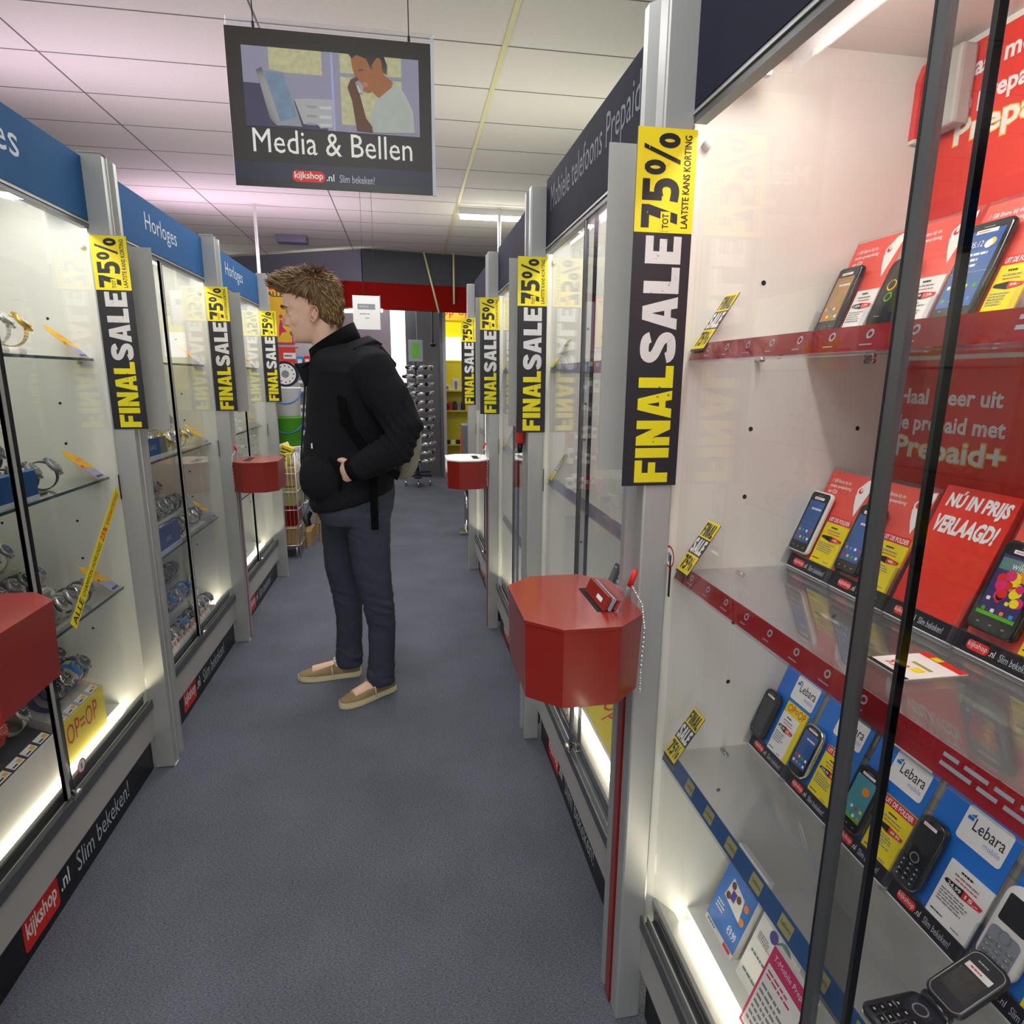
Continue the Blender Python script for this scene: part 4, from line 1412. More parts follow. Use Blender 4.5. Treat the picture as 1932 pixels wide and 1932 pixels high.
# ================================================================== watches in the left cases
def make_watch(kind, label):
    band, case_, dial, dig = {
        'steel': ('steel', 'steel', 'dial_dark', 0), 'steelw': ('steel', 'chrome', 'dial_pale', 0), 'steelb': ('steel', 'steel', 'dial_blue', 0),
        'black': ('watch_black', 'phone_grey', 'dial_dark', 0), 'blackw': ('watch_black', 'chrome', 'dial_pale', 0), 'gold': ('gold', 'gold', 'dial_pale', 0),
        'brown': ('leather_brown', 'steel', 'dial_pale', 0), 'red': ('rubber_red', 'rubber_red', 'rubber_red', 0), 'white': ('rubber_white', 'rubber_white', 'dial_dark', 1),
        'blue': ('rubber_blue', 'rubber_blue', 'dial_dark', 1), 'purple': ('rubber_purple', 'chrome', 'dial_dark', 0)}[kind]
    t = thing('wristwatch', label, 'watch')
    n = 28
    ry, rz, wd, th = 0.029, 0.031, 0.009, 0.0022
    rings = []
    for k in range(n):
        a = 2 * PI * k / n
        c, s = math.cos(a), math.sin(a)
        w = wd * (1.15 - 0.25 * max(0, -s))
        rings.append([(-w, ry * c, rz * s), (w, ry * c, rz * s), (w, (ry + th) * c, (rz + th) * s), (-w, (ry + th) * c, (rz + th) * s)])
    rings.append(rings[0])
    M = Matrix.Translation((0, 0, rz + th))
    b = MB()
    if band == 'steel' or band == 'gold':
        for k in range(n):
            r_ = [rings[k], rings[k + 1]]
            r_ = [[Vector(p) for p in r] for r in r_]
            mid = [[a.lerp(b_, 0.08) for a, b_ in zip(r_[0], r_[1])], [a.lerp(b_, 0.92) for a, b_ in zip(r_[0], r_[1])]]
            b.loft(mid, band, True, M, False)
    else:
        b.loft(rings, band, False, M, False)
    b.build('band', t)
    A = R(38)
    p = Vector((0, -ry * math.cos(A), rz * math.sin(A) + rz + th))
    nrm = Vector((0, -math.cos(A), math.sin(A)))
    F = frame(p, (1, 0, 0), nrm.cross(Vector((1, 0, 0))))
    b = MB()
    if dig:
        b.bbox(-0.016, -0.017, -0.002, 0.016, 0.017, 0.009, case_, 0.003, 2, F)
    else:
        b.lathe([(0.015, -0.002), (0.0195, 0.0), (0.0195, 0.006), (0.0175, 0.009)], case_, 24, F)
        b.cyl((0.019, 0, 0.004), (0.0235, 0, 0.004), 0.0025, case_, n=8, M=F)
        for s in (-1, 1):
            for q in (-0.007, 0.007):
                b.box(q - 0.002, s * 0.0175, 0.0, q + 0.002, s * 0.024, 0.005, case_, F)
    b.build('case', t)
    b = MB()
    T = F @ Matrix.Translation((0, 0, 0.0092))
    if dig:
        b.rrect(T, -0.011, -0.010, 0.011, 0.010, 0.003, dial, 1)
        b.rect(T, -0.008, -0.005, 0.008, 0.005, 'letter_grey', 2)
    else:
        b.disc(T, 0, 0, 0.0155, dial, 1, 24)
        hand = 'ink' if dial == 'dial_pale' else 'white'
        for k in range(12):
            a = PI / 6 * k
            b.poly(T, [(0.0125 * math.cos(a) - 0.0006 * math.sin(a), 0.0125 * math.sin(a) + 0.0006 * math.cos(a)), (0.0125 * math.cos(a) + 0.0006 * math.sin(a), 0.0125 * math.sin(a) - 0.0006 * math.cos(a)),
                       (0.0145 * math.cos(a) + 0.0006 * math.sin(a), 0.0145 * math.sin(a) - 0.0006 * math.cos(a)), (0.0145 * math.cos(a) - 0.0006 * math.sin(a), 0.0145 * math.sin(a) + 0.0006 * math.cos(a))], hand, 2)
        b.rect(T, -0.0006, -0.001, 0.0006, 0.011, hand, 2)
        b.rect(T, -0.001, -0.0006, 0.008, 0.0006, hand, 3)
    b.build('dial', t)
    return t


PROTO = {}
KN = {'steel': 'steel watch with dark dial', 'steelw': 'steel watch with pale dial', 'steelb': 'steel watch with blue dial', 'black': 'black watch with dark dial', 'blackw': 'black watch with pale dial',
      'gold': 'gold bracelet watch', 'brown': 'brown leather watch', 'red': 'red rubber watch', 'white': 'white digital watch', 'blue': 'blue digital watch', 'purple': 'purple strap watch'}


def put_watch(kind, x, y, z, yaw, label, group, sc=1.0, lean=0):
    M = Matrix.Translation((x, y, z)) @ Matrix.Rotation(R(90 + yaw), 4, 'Z') @ Matrix.Rotation(R(lean), 4, 'X') @ Matrix.Scale(sc, 4)
    if kind not in PROTO:
        o = make_watch(kind, label)
        PROTO[kind] = o
        o.matrix_world = M
        o['group'] = group
        return o
    return dup(PROTO[kind], M, label, group)


def riser(x0, x1, y0, y1, z, steps, m, label):
    """stepped block; the back is at x0 (higher), the front at x1"""
    b = MB()
    n = len(steps)
    for k, h in enumerate(steps):
        xa = x1 + (x0 - x1) * k / n
        xb = x1 + (x0 - x1) * (k + 1) / n
        b.box(xa, y0, z, xb, y1, z + h, m)
    return b.thing('display_riser', label, 'riser')


def rows(case_name, shelf_name, z, xs, hs, ya, yb, n, kinds, seed, sc=1.0):
    rg = random.Random(seed)
    rn = ['front', 'middle', 'back', 'rearmost']
    for r, (x, h) in enumerate(zip(xs, hs)):
        for k in range(n):
            y = ya + (yb - ya) * (k + 0.5) / n + rg.uniform(-0.003, 0.003)
            kd = rg.choice(kinds)
            put_watch(kd, x, y, z + h + 0.0006, rg.uniform(-14, 14), '%s, %s from far post, %s row, %s, %s' % (KN[kd], ordn[n - k - 1], rn[r], shelf_name, case_name), 'watches on the %s of the %s' % (shelf_name, case_name), sc)


# nearest left case: heap of watches on the lower shelf, black ones on the middle shelf
riser(-1.27, -0.975, 1.40, 1.92, 0.680, (0.004, 0.08, 0.15, 0.215), 'case_grey', 'grey stepped block under the watches, lower shelf, nearest left case')
rows('nearest left case', 'lower shelf', 0.680, (-1.012, -1.085, -1.16, -1.232), (0.004, 0.08, 0.15, 0.215), 1.45, 1.92, 8, ['steel', 'steelw', 'steelb', 'black', 'steel', 'steelw', 'black'], 2, 1.12)
for k, (x, y, yw) in enumerate(((-1.02, 1.945, 25), (-1.10, 1.955, -10), (-1.02, 2.005, 8))):
    put_watch(['blackw', 'steelw', 'black'][k], x, y, 0.6806, yw, '%s lying loose beside the block, lower shelf, nearest left case' % KN[['blackw', 'steelw', 'black'][k]], 'watches on the lower shelf of the nearest left case', 1.12)
riser(-1.24, -0.995, 1.45, 1.88, 1.055, (0.004, 0.06, 0.115), 'watch_black', 'black stepped block under the watches, middle shelf, nearest left case')
rows('nearest left case', 'middle shelf', 1.055, (-1.035, -1.115, -1.20), (0.004, 0.06, 0.115), 1.45, 1.88, 6, ['black', 'black', 'steel', 'black'], 5, 1.2)
put_watch('black', -1.03, 1.93, 1.0556, 15, 'black watch with dark dial lying loose beside the block, middle shelf, nearest left case', 'watches on the middle shelf of the nearest left case', 1.25)
# white cushions with bracelet watches on the upper shelf
for k, (kd, x, y) in enumerate((('gold', -1.055, 1.935), ('steelw', -1.04, 1.83), ('gold', -1.06, 1.74))):
    MB().bbox(x - 0.026, y - 0.022, 1.4285, x + 0.026, y + 0.022, 1.450, 'white', 0.008, 3).thing('watch_cushion', 'white cushion under the %s watch from the far post, upper shelf' % ordn[k], 'cushion')
    put_watch(kd, x, y, 1.4505, 10, '%s on cushion, %s from far post, upper shelf, nearest left case' % (KN[kd], ordn[k]), 'watches on the upper shelf of the nearest left case', 1.25)


def tilted_tray(x, y0, y1, z, front, label, writing, style):
    """sloping watch tray: white front board and a sloped deck with price labels along its lower edge"""
    b = MB()
    h = 0.134
    fr = 'paper' if style else 'yellow'
    b.box(x - 0.004, y0, z, x, y1, z + h, fr)
    F = frame((x, y0, z), (0, 1, 0), (0, 0, 1))
    if writing:
        b.text(F, writing, 0.02, 0.054, y1 - y0 - 0.05, 0.118, 'red_logo', 2)
    pts = [(x - 0.004, z), (x - 0.25, z), (x - 0.25, z + h + 0.115), (x - 0.004, z + h)]
    vs = [(p[0], y, p[1]) for y in (y0, y1) for p in pts]
    b.add(vs, [(0, 1, 2, 3), (7, 6, 5, 4), (0, 4, 5, 1), (1, 5, 6, 2), (2, 6, 7, 3), (3, 7, 4, 0)], 'watch_black' if style else 'case_grey')
    S = frame((x - 0.004, y0, z + h), (0, 1, 0), (-0.246, 0, 0.115))
    n = int((y1 - y0) / 0.055)
    for k in range(n):
        u = 0.004 + k * (y1 - y0) / n
        b.rect(S, u, 0.004, u + 0.047, 0.026, 'paper', 1)
        b.rect(S, u + 0.028, 0.008, u + 0.043, 0.019, 'yellow_warm', 2)
        b.rect(S, u + 0.004, 0.008, u + 0.024, 0.012, 'ink', 2)
    return b.thing('watch_tray', label, 'tray'), S


tr1, SA = tilted_tray(-1.012, 1.80, 2.05, 0.251, 0, 'sloping tray with yellow OP=OP front, floor of the nearest left case', 'OP=OP', 0)
tr2, SB = tilted_tray(-1.012, 1.30, 1.765, 0.251, 0, 'long sloping black tray with white front, floor of the nearest left case', '', 1)


def tray_watch(S, u, v, kind, label, sc=1.0, yaw=0):
    # a watch standing upright where the sloped deck is
    p = S @ Vector((u, v, 0))
    z = p.z + 0.004
    return put_watch(kind, p.x, p.y, z, yaw, label, 'watches on the sloping trays', sc)


rg = random.Random(11)
for k, (u, v, kd) in enumerate(((0.045, 0.060, 'purple'), (0.105, 0.062, 'purple'), (0.165, 0.062, 'blue'), (0.222, 0.065, 'black'), (0.05, 0.135, 'purple'), (0.11, 0.135, 'blue'), (0.17, 0.14, 'black'), (0.225, 0.14, 'steel'))):
    tray_watch(SA, u, v, kd, '%s, %s in %s row of the OP=OP tray' % (KN[kd], ordn[k % 4], ['front', 'back'][k // 4]), 1.25, rg.uniform(-25, 25))
for k, (u, v, kd) in enumerate(((0.05, 0.07, 'steel'), (0.12, 0.07, 'steel'), (0.19, 0.07, 'steelb'), (0.26, 0.075, 'steel'), (0.33, 0.08, 'red'), (0.41, 0.075, 'steel'),
                               (0.05, 0.15, 'black'), (0.12, 0.15, 'black'), (0.19, 0.15, 'black'), (0.26, 0.16, 'black'), (0.33, 0.16, 'blackw'), (0.425, 0.13, 'white'))):
    tray_watch(SB, u, v, kd, '%s, %s from near end, %s row, long black tray' % (KN[kd], ordn[k % 6], ['front', 'back'][k // 6]), 1.15, rg.uniform(-12, 12))

# blue brand boxes, swoosh cards and the yellow strip
b = MB().bbox(-0.99, 1.45, 1.0555, -0.975, 1.805, 1.135, 'blue_dark', 0.003, 1)
F = frame((-0.9748, 1.45, 1.0555), (0, 1, 0), (0, 0, 1))
b.rect(F, 0.0, 0.0, 0.355, 0.012, 'letter_pale', 1)
b.thing('blue_display_box', 'blue box in front of the black watches, middle shelf, nearest left case', 'box')


def swoosh(x, y, z, label):
    F = frame((x, y, z), (0, 1, 0), (-0.09, 0, 0.10))
    b = MB()
    pts = [(0.0, 0.10), (0.012, 0.125), (0.035, 0.115), (0.06, 0.085), (0.075, 0.05), (0.08, 0.0), (0.03, 0.0), (0.02, 0.04)]
    b.prism(pts, 0, 0.0015, 'yellow_warm', F)
    T = F @ Matrix.Translation((0, 0, 0.0016))
    b.poly(T, [(0.03, 0.0), (0.08, 0.0), (0.076, 0.03), (0.045, 0.045), (0.022, 0.055), (0.022, 0.03)], 'lavender', 1)
    b.disc(T, 0.024, 0.055, 0.006, 'red_logo', 2)
    b.text(T, 'Gratis', 0.022, 0.075, 0.055, 0.09, 'red_card_pale', 2)
    b.rect(T, 0.035, 0.004, 0.075, 0.012, 'navy', 2)
    return b.thing('shelf_card', label, 'shelf card')


for key, lab, zz in (('L2', 'nearest', (1.429, 1.056, 0.681)), ('L3', 'middle', (1.429, 1.056, 0.681)), ('L4', 'farthest', (1.429, 1.056))):
    t, X, w0, w1 = CASES[key]
    for z, nm_ in zip(zz, ('upper', 'middle', 'lower')):
        swoosh(X(0.05), w1 - 0.09, z, 'yellow and lavender leaning card on the %s shelf of the %s left case' % (nm_, lab))
a_, b_ = Vector((GL + 0.0012, 1.775, 0.690)), Vector((GL + 0.0012, 2.135, 1.005))
b_v = (b_ - a_).normalized()
F = frame(a_, b_v, Vector((1, 0, 0)).cross(b_v))
L = (b_ - a_).length
b = MB().box(0, 0, 0, L, 0.036, 0.0006, 'yellow', F)
T = F @ Matrix.Translation((0, 0, 0.0007))
b.text(T, 'ALLE', 0.01, 0.006, 0.085, 0.030, 'ink', 1, 0.01)
b.text(T, 'CHAMPION HORLOGES', 0.095, 0.009, 0.275, 0.027, 'ink', 1)
b.text(T, '25%', 0.285, 0.006, 0.335, 0.031, 'red_logo', 1, 0.02)
b.text(T, 'KASSAKORTING', 0.345, 0.009, L - 0.012, 0.027, 'red_logo', 1)
b.thing('paper_strip', 'yellow handwritten paper strip taped slantwise on the nearest left door', 'notice')

# middle left case
t, X, w0, w1 = CASES['L3']
riser(-1.22, -0.985, 2.60, 3.10, 1.055, (0.004, 0.07, 0.14), 'case_grey', 'grey stepped block on the middle shelf of the middle left case')
rows('middle left case', 'middle shelf', 1.055, (-1.025, -1.10, -1.18), (0.004, 0.07, 0.14), 2.62, 3.09, 7, ['steel', 'gold', 'steelw', 'steel'], 21, 1.15)
riser(-1.24, -0.985, 2.62, 3.14, 0.680, (0.004, 0.07, 0.13), 'case_grey', 'grey stepped block on the lower shelf of the middle left case')
rows('middle left case', 'lower shelf', 0.680, (-1.03, -1.11, -1.195), (0.004, 0.07, 0.13), 2.64, 3.13, 7, ['black', 'steel', 'black', 'steelw'], 22, 1.15)
riser(-1.26, -0.985, 2.58, 3.14, 0.251, (0.004, 0.09, 0.17, 0.24), 'case_grey', 'grey stepped block on the floor of the middle left case')
rows('middle left case', 'case floor', 0.251, (-1.018, -1.088, -1.157, -1.225), (0.004, 0.09, 0.17, 0.24), 2.60, 3.13, 8, ['black', 'blue', 'black', 'steelb'], 23, 1.1)
for k in range(14):
    y = 2.52 + 0.036 * k
    F = frame((-0.965, y, 0.2515), (0, 1, 0), (-0.25, 0, 1))
    b = MB().box(0, 0, 0, 0.03, 0.062, 0.001, 'paper', F)
    b.rect(F, 0.004, 0.036, 0.026, 0.052, 'orange' if k % 2 else 'red_logo', 5)
    b.thing('price_tag', 'white price tag, %s from the near end, floor of the middle left case' % ordn[k], 'price tag', 'price tags in the middle left case')
b = MB()
for y0, z0, z1, w, lab in ((2.42, 1.0556, 1.140, 0.29, 'middle'), (2.49, 0.6806, 0.785, 0.26, 'lower')):
    b = MB()
    F = frame((-0.968, y0, z0), (0, 1, 0), (-0.05, 0, 1))
    b.box(0, 0, -0.012, w, z1 - z0, 0, 'blue_dark', F)
    b.box(-0.004, 0, 0, w + 0.004, 0.018, 0.002, 'letter_pale', F)
    b.text(F, 'Q&Q', w * 0.4, 0.04, w * 0.62, 0.06, 'letter_pale', 1)
    b.thing('blue_display_box', 'blue plaque on the %s shelf of the middle left case' % lab, 'plaque')
for k, (y, h, m) in enumerate(((2.60, 0.17, 'paper'), (2.72, 0.10, 'red_card_pale'), (2.83, 0.15, 'yellow'), (2.945, 0.15, 'yellow'))):
    MB().bbox(-1.16, y, 1.4286, -1.10, y + 0.10, 1.4286 + h, m, 0.003, 1).thing('gift_box', '%s box, %s from the near post, upper shelf of the middle left case' % (['white', 'pale red', 'yellow', 'lemon yellow'][k], ordn[k]), 'box')
# farthest left case
riser(-1.22, -1.04, 3.45, 3.95, 1.055, (0.004, 0.05), 'case_grey', 'grey stepped block on the middle shelf of the farthest left case')
rows('farthest left case', 'middle shelf', 1.055, (-1.08, -1.17), (0.004, 0.05), 3.45, 3.95, 6, ['steel', 'steelb'], 31, 1.1)
riser(-1.24, -1.03, 3.45, 4.00, 0.251, (0.004, 0.06, 0.12), 'case_grey', 'grey stepped block on the floor of the farthest left case')
rows('farthest left case', 'case floor', 0.251, (-1.065, -1.135, -1.205), (0.004, 0.06, 0.12), 3.45, 4.00, 7, ['black', 'steelw', 'black'], 33, 1.1)
# ================================================================== the young man
MAN = thing('person', 'young man in black jacket and dark jeans looking into the left cases, hand in pocket', 'person', (-0.22, 2.66, 0))


def ell(cx, cy, z, fx, bx, hw, n=28, k=0.0, p=2.3, tilt=0.0):
    """one horizontal ring: fx front x, bx back x, hw half width"""
    out = []
    c0 = (fx + bx) / 2
    a = (bx - fx) / 2
    for i in range(n):
        t = 2 * PI * i / n
        c, s = math.cos(t), math.sin(t)
        x = c0 + a * math.copysign(abs(c) ** (2 / p), c)
        y = cy + hw * math.copysign(abs(s) ** (2 / p), s)
        out.append((x, y, z + tilt * (x - c0)))
    return out


HY = 2.65
# ---- body: head, neck, trunk, arms with hands, legs, in one surface
b = MB()
head = [(1.507, -0.418, -0.372, 0.022), (1.513, -0.428, -0.350, 0.034), (1.526, -0.437, -0.330, 0.044), (1.540, -0.441, -0.312, 0.051), (1.556, -0.446, -0.297, 0.057),
        (1.575, -0.447, -0.283, 0.062), (1.595, -0.449, -0.272, 0.066), (1.612, -0.449, -0.264, 0.069), (1.626, -0.452, -0.260, 0.071), (1.640, -0.466, -0.257, 0.073),
        (1.660, -0.471, -0.255, 0.075), (1.690, -0.468, -0.256, 0.076), (1.718, -0.452, -0.262, 0.072), (1.742, -0.425, -0.280, 0.060), (1.757, -0.390, -0.308, 0.036)]
b.loft([ell(0, HY, z, f, k, h, 28, p=2.25) for z, f, k, h in head], 'skin')
# nose
nose = [(1.634, -0.462, 0.009), (1.618, -0.4655, 0.0095), (1.602, -0.473, 0.0115), (1.588, -0.4805, 0.0145), (1.579, -0.479, 0.0165), (1.572, -0.468, 0.0150), (1.568, -0.455, 0.010)]
b.loft([ell(0, HY, z, f, -0.425, h, 14, p=2.0) for z, f, h in nose], 'skin')
for s in (-1, 1):
    b.ball((-0.4605, HY + s * 0.0115, 1.5765), (0.011, 0.0075, 0.0075), 'skin', 10, 8)
    # cheek bone, brow ridge, lower lid
    b.ball((-0.416, HY + s * 0.040, 1.595), (0.024, 0.022, 0.030), 'skin', 12, 8)
    b.ball((-0.4515, HY + s * 0.028, 1.6405), (0.017, 0.026, 0.0085), 'skin', 12, 8)
    b.ball((-0.4375, HY + s * 0.032, 1.6285), (0.0150, 0.0165, 0.0085), 'skin', 12, 8)
    b.ball((-0.4365, HY + s * 0.032, 1.6135), (0.0135, 0.0165, 0.0075), 'skin', 12, 8)
    # ear
    ex = -0.345
    pts = []
    for i in range(15):
        a = R(-70 + 300 * i / 14)
        pts.append((ex + 0.0165 * math.cos(a) + 0.004 * math.sin(a), HY + s * (0.0835 + 0.006 * math.cos(a)), 1.612 + 0.029 * math.sin(a)))
    b.tube(pts, [0.0045] * 13 + [0.006, 0.0065], 'skin', 8)
    b.ball((ex + 0.004, HY + s * 0.0735, 1.613), (0.012, 0.005, 0.023), 'skin', 10, 8)
    b.ball((ex - 0.004, HY + s * 0.079, 1.583), (0.008, 0.005, 0.009), 'skin', 8, 6)
# lips and chin
b.ball((-0.4455, HY, 1.5475), (0.0075, 0.021, 0.0050), 'skin', 12, 8)
b.ball((-0.4425, HY, 1.5375), (0.0075, 0.018, 0.0050), 'skin', 12, 8)
b.ball((-0.428, HY, 1.5165), (0.013, 0.020, 0.011), 'skin', 12, 8)
# neck, trunk
b.tube([(-0.315, HY, 1.60), (-0.318, HY, 1.545), (-0.300, HY, 1.49), (-0.27, HY, 1.43)], [0.062, 0.060, 0.063, 0.085], 'skin', 20)
trunk = [(1.44, -0.34, -0.15, 0.12), (1.38, -0.365, -0.08, 0.18), (1.25, -0.36, -0.09, 0.17), (1.10, -0.36, -0.10, 0.155), (0.98, -0.355, -0.09, 0.165), (0.86, -0.34, -0.095, 0.165), (0.79, -0.31, -0.11, 0.15)]
b.loft([ell(0, HY, z, f, k, h) for z, f, k, h in trunk], 'skin')
LA = [(-0.165, 2.50, 1.405), (-0.06, 2.435, 1.29), (0.000, 2.40, 1.165), (-0.10, 2.395, 1.085), (-0.200, 2.427, 1.033)]
RA = [(-0.19, 2.80, 1.405), (-0.10, 2.875, 1.29), (-0.06, 2.91, 1.165), (-0.16, 2.90, 1.085), (-0.26, 2.87, 1.025)]
for A in (LA, RA):
    b.tube(A, [0.052, 0.047, 0.042, 0.038, 0.028], 'skin', 14)


def hand(b, w, d, s):
    """palm and five bent fingers from wrist w along d; s = side of the thumb (up)"""
    d = Vector(d).normalized()
    nrm = Vector((0, s, 0))
    nrm = (nrm - d * nrm.dot(d)).normalized()      # back of the hand faces -nrm
    sd = nrm.cross(d) * s                            # towards the thumb
    if sd.z < 0:
        sd = -sd
    w = Vector(w)
    rings = []
    for f, hw, th in ((0.0, 0.024, 0.019), (0.03, 0.036, 0.018), (0.06, 0.041, 0.016), (0.088, 0.040, 0.013)):
        c = w + d * f
        rings.append([c + sd * hw * math.cos(2 * PI * i / 14) + nrm * th * math.sin(2 * PI * i / 14) for i in range(14)])
    b.loft(rings, 'skin')
    for k, L in enumerate((0.066, 0.074, 0.070, 0.054)):
        p0 = w + d * 0.078 + sd * (0.029 - 0.0195 * k)
        p1 = p0 + (d * 0.95 + nrm * 0.15).normalized() * L * 0.42
        p2 = p1 + (d * 0.8 + nrm * 0.5).normalized() * L * 0.33
        p3 = p2 + (d * 0.55 + nrm * 0.8).normalized() * L * 0.27
        b.tube([p0, p1, p2, p3], [0.0098, 0.0092, 0.0084, 0.0066], 'skin', 10)
    t0 = w + d * 0.022 + sd * 0.024
    t1 = t0 + (d * 0.65 + sd * 0.75).normalized() * 0.034
    t2 = t1 + (d * 0.9 + sd * 0.30).normalized() * 0.028
    t3 = t2 + (d * 0.95 + nrm * 0.2).normalized() * 0.022
    b.tube([t0, t1, t2, t3], [0.014, 0.0115, 0.0100, 0.0078], 'skin', 10)


hand(b, (-0.198, 2.428, 1.032), (-0.86, 0.48, -0.34), 1)
hand(b, (-0.26, 2.87, 1.025), (-0.85, -0.28, -0.32), -1)
NL = [(-0.185, 2.565, 0.83), (-0.172, 2.56, 0.66), (-0.150, 2.555, 0.46), (-0.135, 2.565, 0.28), (-0.150, 2.575, 0.075)]
FL = [(-0.285, 2.735, 0.83), (-0.305, 2.752, 0.64), (-0.300, 2.768, 0.43), (-0.292, 2.776, 0.27), (-0.302, 2.776, 0.075)]
for A in (NL, FL):
    b.tube(A, [0.082, 0.066, 0.050, 0.046, 0.034], 'skin', 16)
# feet inside the shoes
b.tube([(-0.135, 2.590, 0.05), (-0.20, 2.548, 0.045), (-0.265, 2.506, 0.035)], [0.032, 0.034, 0.026], 'skin', 12)
b.tube([(-0.285, 2.782, 0.05), (-0.37, 2.776, 0.045), (-0.47, 2.768, 0.035)], [0.032, 0.034, 0.026], 'skin', 12)


def skin_pick(c):
    if c.x < -0.434 and abs(c.y - HY) < 0.021 and 1.5345 < c.z < 1.5515:
        return 1
    if c.x < -0.462 and abs(c.y - HY) < 0.016 and 1.57 < c.z < 1.60:
        return 2
    if abs(c.y - HY) > 0.0775 and abs(c.x + 0.345) < 0.024 and 1.578 < c.z < 1.645:
        return 2
    return 0


mesh_part(remesh(b, 0.0040, 6), 'body', MAN, ['skin', 'lip', 'skin_red'], skin_pick)
# eyes and brows
for s in (-1, 1):
    c = Vector((-0.4395, HY + s * 0.032, 1.6225))
    e = MB().ball(c, 0.0118, 'eye_white', 14, 10)
    dv = Vector((-0.93, s * 0.36, -0.05)).normalized()
    F = frame(c + dv * 0.0119, dv.cross(Vector((0, 0, 1))) * -1, (0, 0, 1))
    e.disc(F, 0, 0, 0.0058, 'iris', 1, 14)
    e.disc(F, 0, 0, 0.0024, 'hole', 2, 10)
    e.build('eye', MAN)
    br = MB()
    br.tube([(-0.4690, HY + s * 0.011, 1.6375), (-0.4712, HY + s * 0.026, 1.6405), (-0.4690, HY + s * 0.040, 1.6425), (-0.4585, HY + s * 0.053, 1.6400), (-0.444, HY + s * 0.060, 1.6360)], [0.0030, 0.0042, 0.0042, 0.0034, 0.0016], 'brow', 8)
    br.build('eyebrow', MAN)

# ---- hair: a cap with swept locks
cap = [(1.560, -0.312, -0.276, 0.044), (1.580, -0.328, -0.262, 0.060), (1.605, -0.352, -0.252, 0.0715), (1.628, -0.377, -0.247, 0.0775), (1.650, -0.394, -0.245, 0.0815), (1.668, -0.414, -0.243, 0.084),
       (1.684, -0.455, -0.243, 0.088), (1.700, -0.492, -0.246, 0.088), (1.722, -0.506, -0.254, 0.086), (1.745, -0.492, -0.268, 0.079), (1.766, -0.452, -0.290, 0.064), (1.780, -0.410, -0.315, 0.040)]
b = MB()
b.loft([ell(0, HY, z, f, k, h, 32, p=2.2) for z, f, k, h in cap], 'hair')
cm = remesh(b, 0.006, 3)
for v in cm.vertices:
    n_ = v.normal
    q = v.co * 34
    d = noise.noise(Vector((q.x * 0.6, q.y, q.z * 0.8))) * 0.006
    v.co += n_ * d
rg = random.Random(5)
locks = MB()
verts = [(v.co.copy(), v.normal.copy()) for v in cm.vertices]
for k in range(2600):
    p, nr = rg.choice(verts)
    if nr.z < -0.45:
        continue
    topness = max(0.0, min(1.0, (p.z - 1.67) / 0.09))
    bl = max(0.0, min(1.0, (p.x + 0.40) / 0.10))
    sw = Vector((-0.95, 0, 0.30)) * (1 - bl) + Vector((0.55, 0, -0.10)) * bl + Vector((0, 0.15 if p.y > HY else -0.15, 0))
    if p.x < -0.435:
        topness = 1.0
        sw = Vector((-0.85, 0, 0.42))
    back = max(0.0, min(1.0, (p.x + 0.36) / 0.09))
    dn = Vector((-0.25 if p.x < -0.33 else 0.35, 0, -1))
    dr = sw * topness + dn * (1 - topness) + nr * (0.12 * topness + 0.02) + Vector((rg.uniform(-.3, .3), rg.uniform(-.35, .35), rg.uniform(-.25, .25))) * 0.75
    dr -= nr * min(0, dr.dot(nr))
    dr.normalize()
    L = rg.uniform(0.020, 0.040) * (0.75 + 0.25 * topness)
    p0 = p - nr * 0.004
    p1 = p0 + dr * L * 0.5 + nr * 0.0035
    p2 = p0 + dr * L + nr * 0.001 * topness - Vector((0, 0, 0.003 * (1 - topness)))
    r0 = rg.uniform(0.0016, 0.0034)
    locks.tube([p0, p1, p2], [r0, r0 * 0.8, 0.0004], 'hair_light' if rg.random() < 0.34 + 0.25 * back else 'hair', 5)
off = len(locks.v)
locks.add([v.co.copy() for v in cm.vertices], [tuple(p.vertices) for p in cm.polygons], 'hair', None, True)
locks.build('hair', MAN)
bpy.data.meshes.remove(cm)

# ---- jacket
b = MB()
jk = [(0.872, -0.402, -0.070, 0.192, 0.27), (0.905, -0.412, -0.062, 0.200, 0.24), (0.945, -0.410, -0.058, 0.196, 0.18), (0.985, -0.422, -0.056, 0.203, 0.10), (1.05, -0.428, -0.058, 0.205, 0.03), (1.15, -0.416, -0.062, 0.204, 0.0),
      (1.25, -0.402, -0.056, 0.208, 0.0), (1.33, -0.394, -0.050, 0.212, 0.0), (1.395, -0.386, -0.058, 0.208, 0.0), (1.44, -0.376, -0.085, 0.178, 0.0), (1.475, -0.362, -0.125, 0.130, 0.10), (1.50, -0.350, -0.165, 0.092, 0.2)]
b.loft([ell(0, HY, z, f, k, h, 32, p=2.5, tilt=t) for z, f, k, h, t in jk], 'wool')
b.tube([(-0.15, 2.545, 1.415), (-0.140, 2.50, 1.395), (-0.07, 2.445, 1.290), (-0.012, 2.40, 1.185), (-0.045, 2.388, 1.115), (-0.12, 2.392, 1.072), (-0.200, 2.412, 1.032)], [0.090, 0.094, 0.086, 0.074, 0.072, 0.062, 0.050], 'wool', 20)
b.tube([(-0.19, 2.76, 1.410), (-0.18, 2.80, 1.395), (-0.12, 2.865, 1.290), (-0.07, 2.905, 1.175), (-0.11, 2.91, 1.105), (-0.18, 2.90, 1.065), (-0.255, 2.875, 1.032)], [0.085, 0.088, 0.080, 0.072, 0.070, 0.060, 0.050], 'wool', 20)
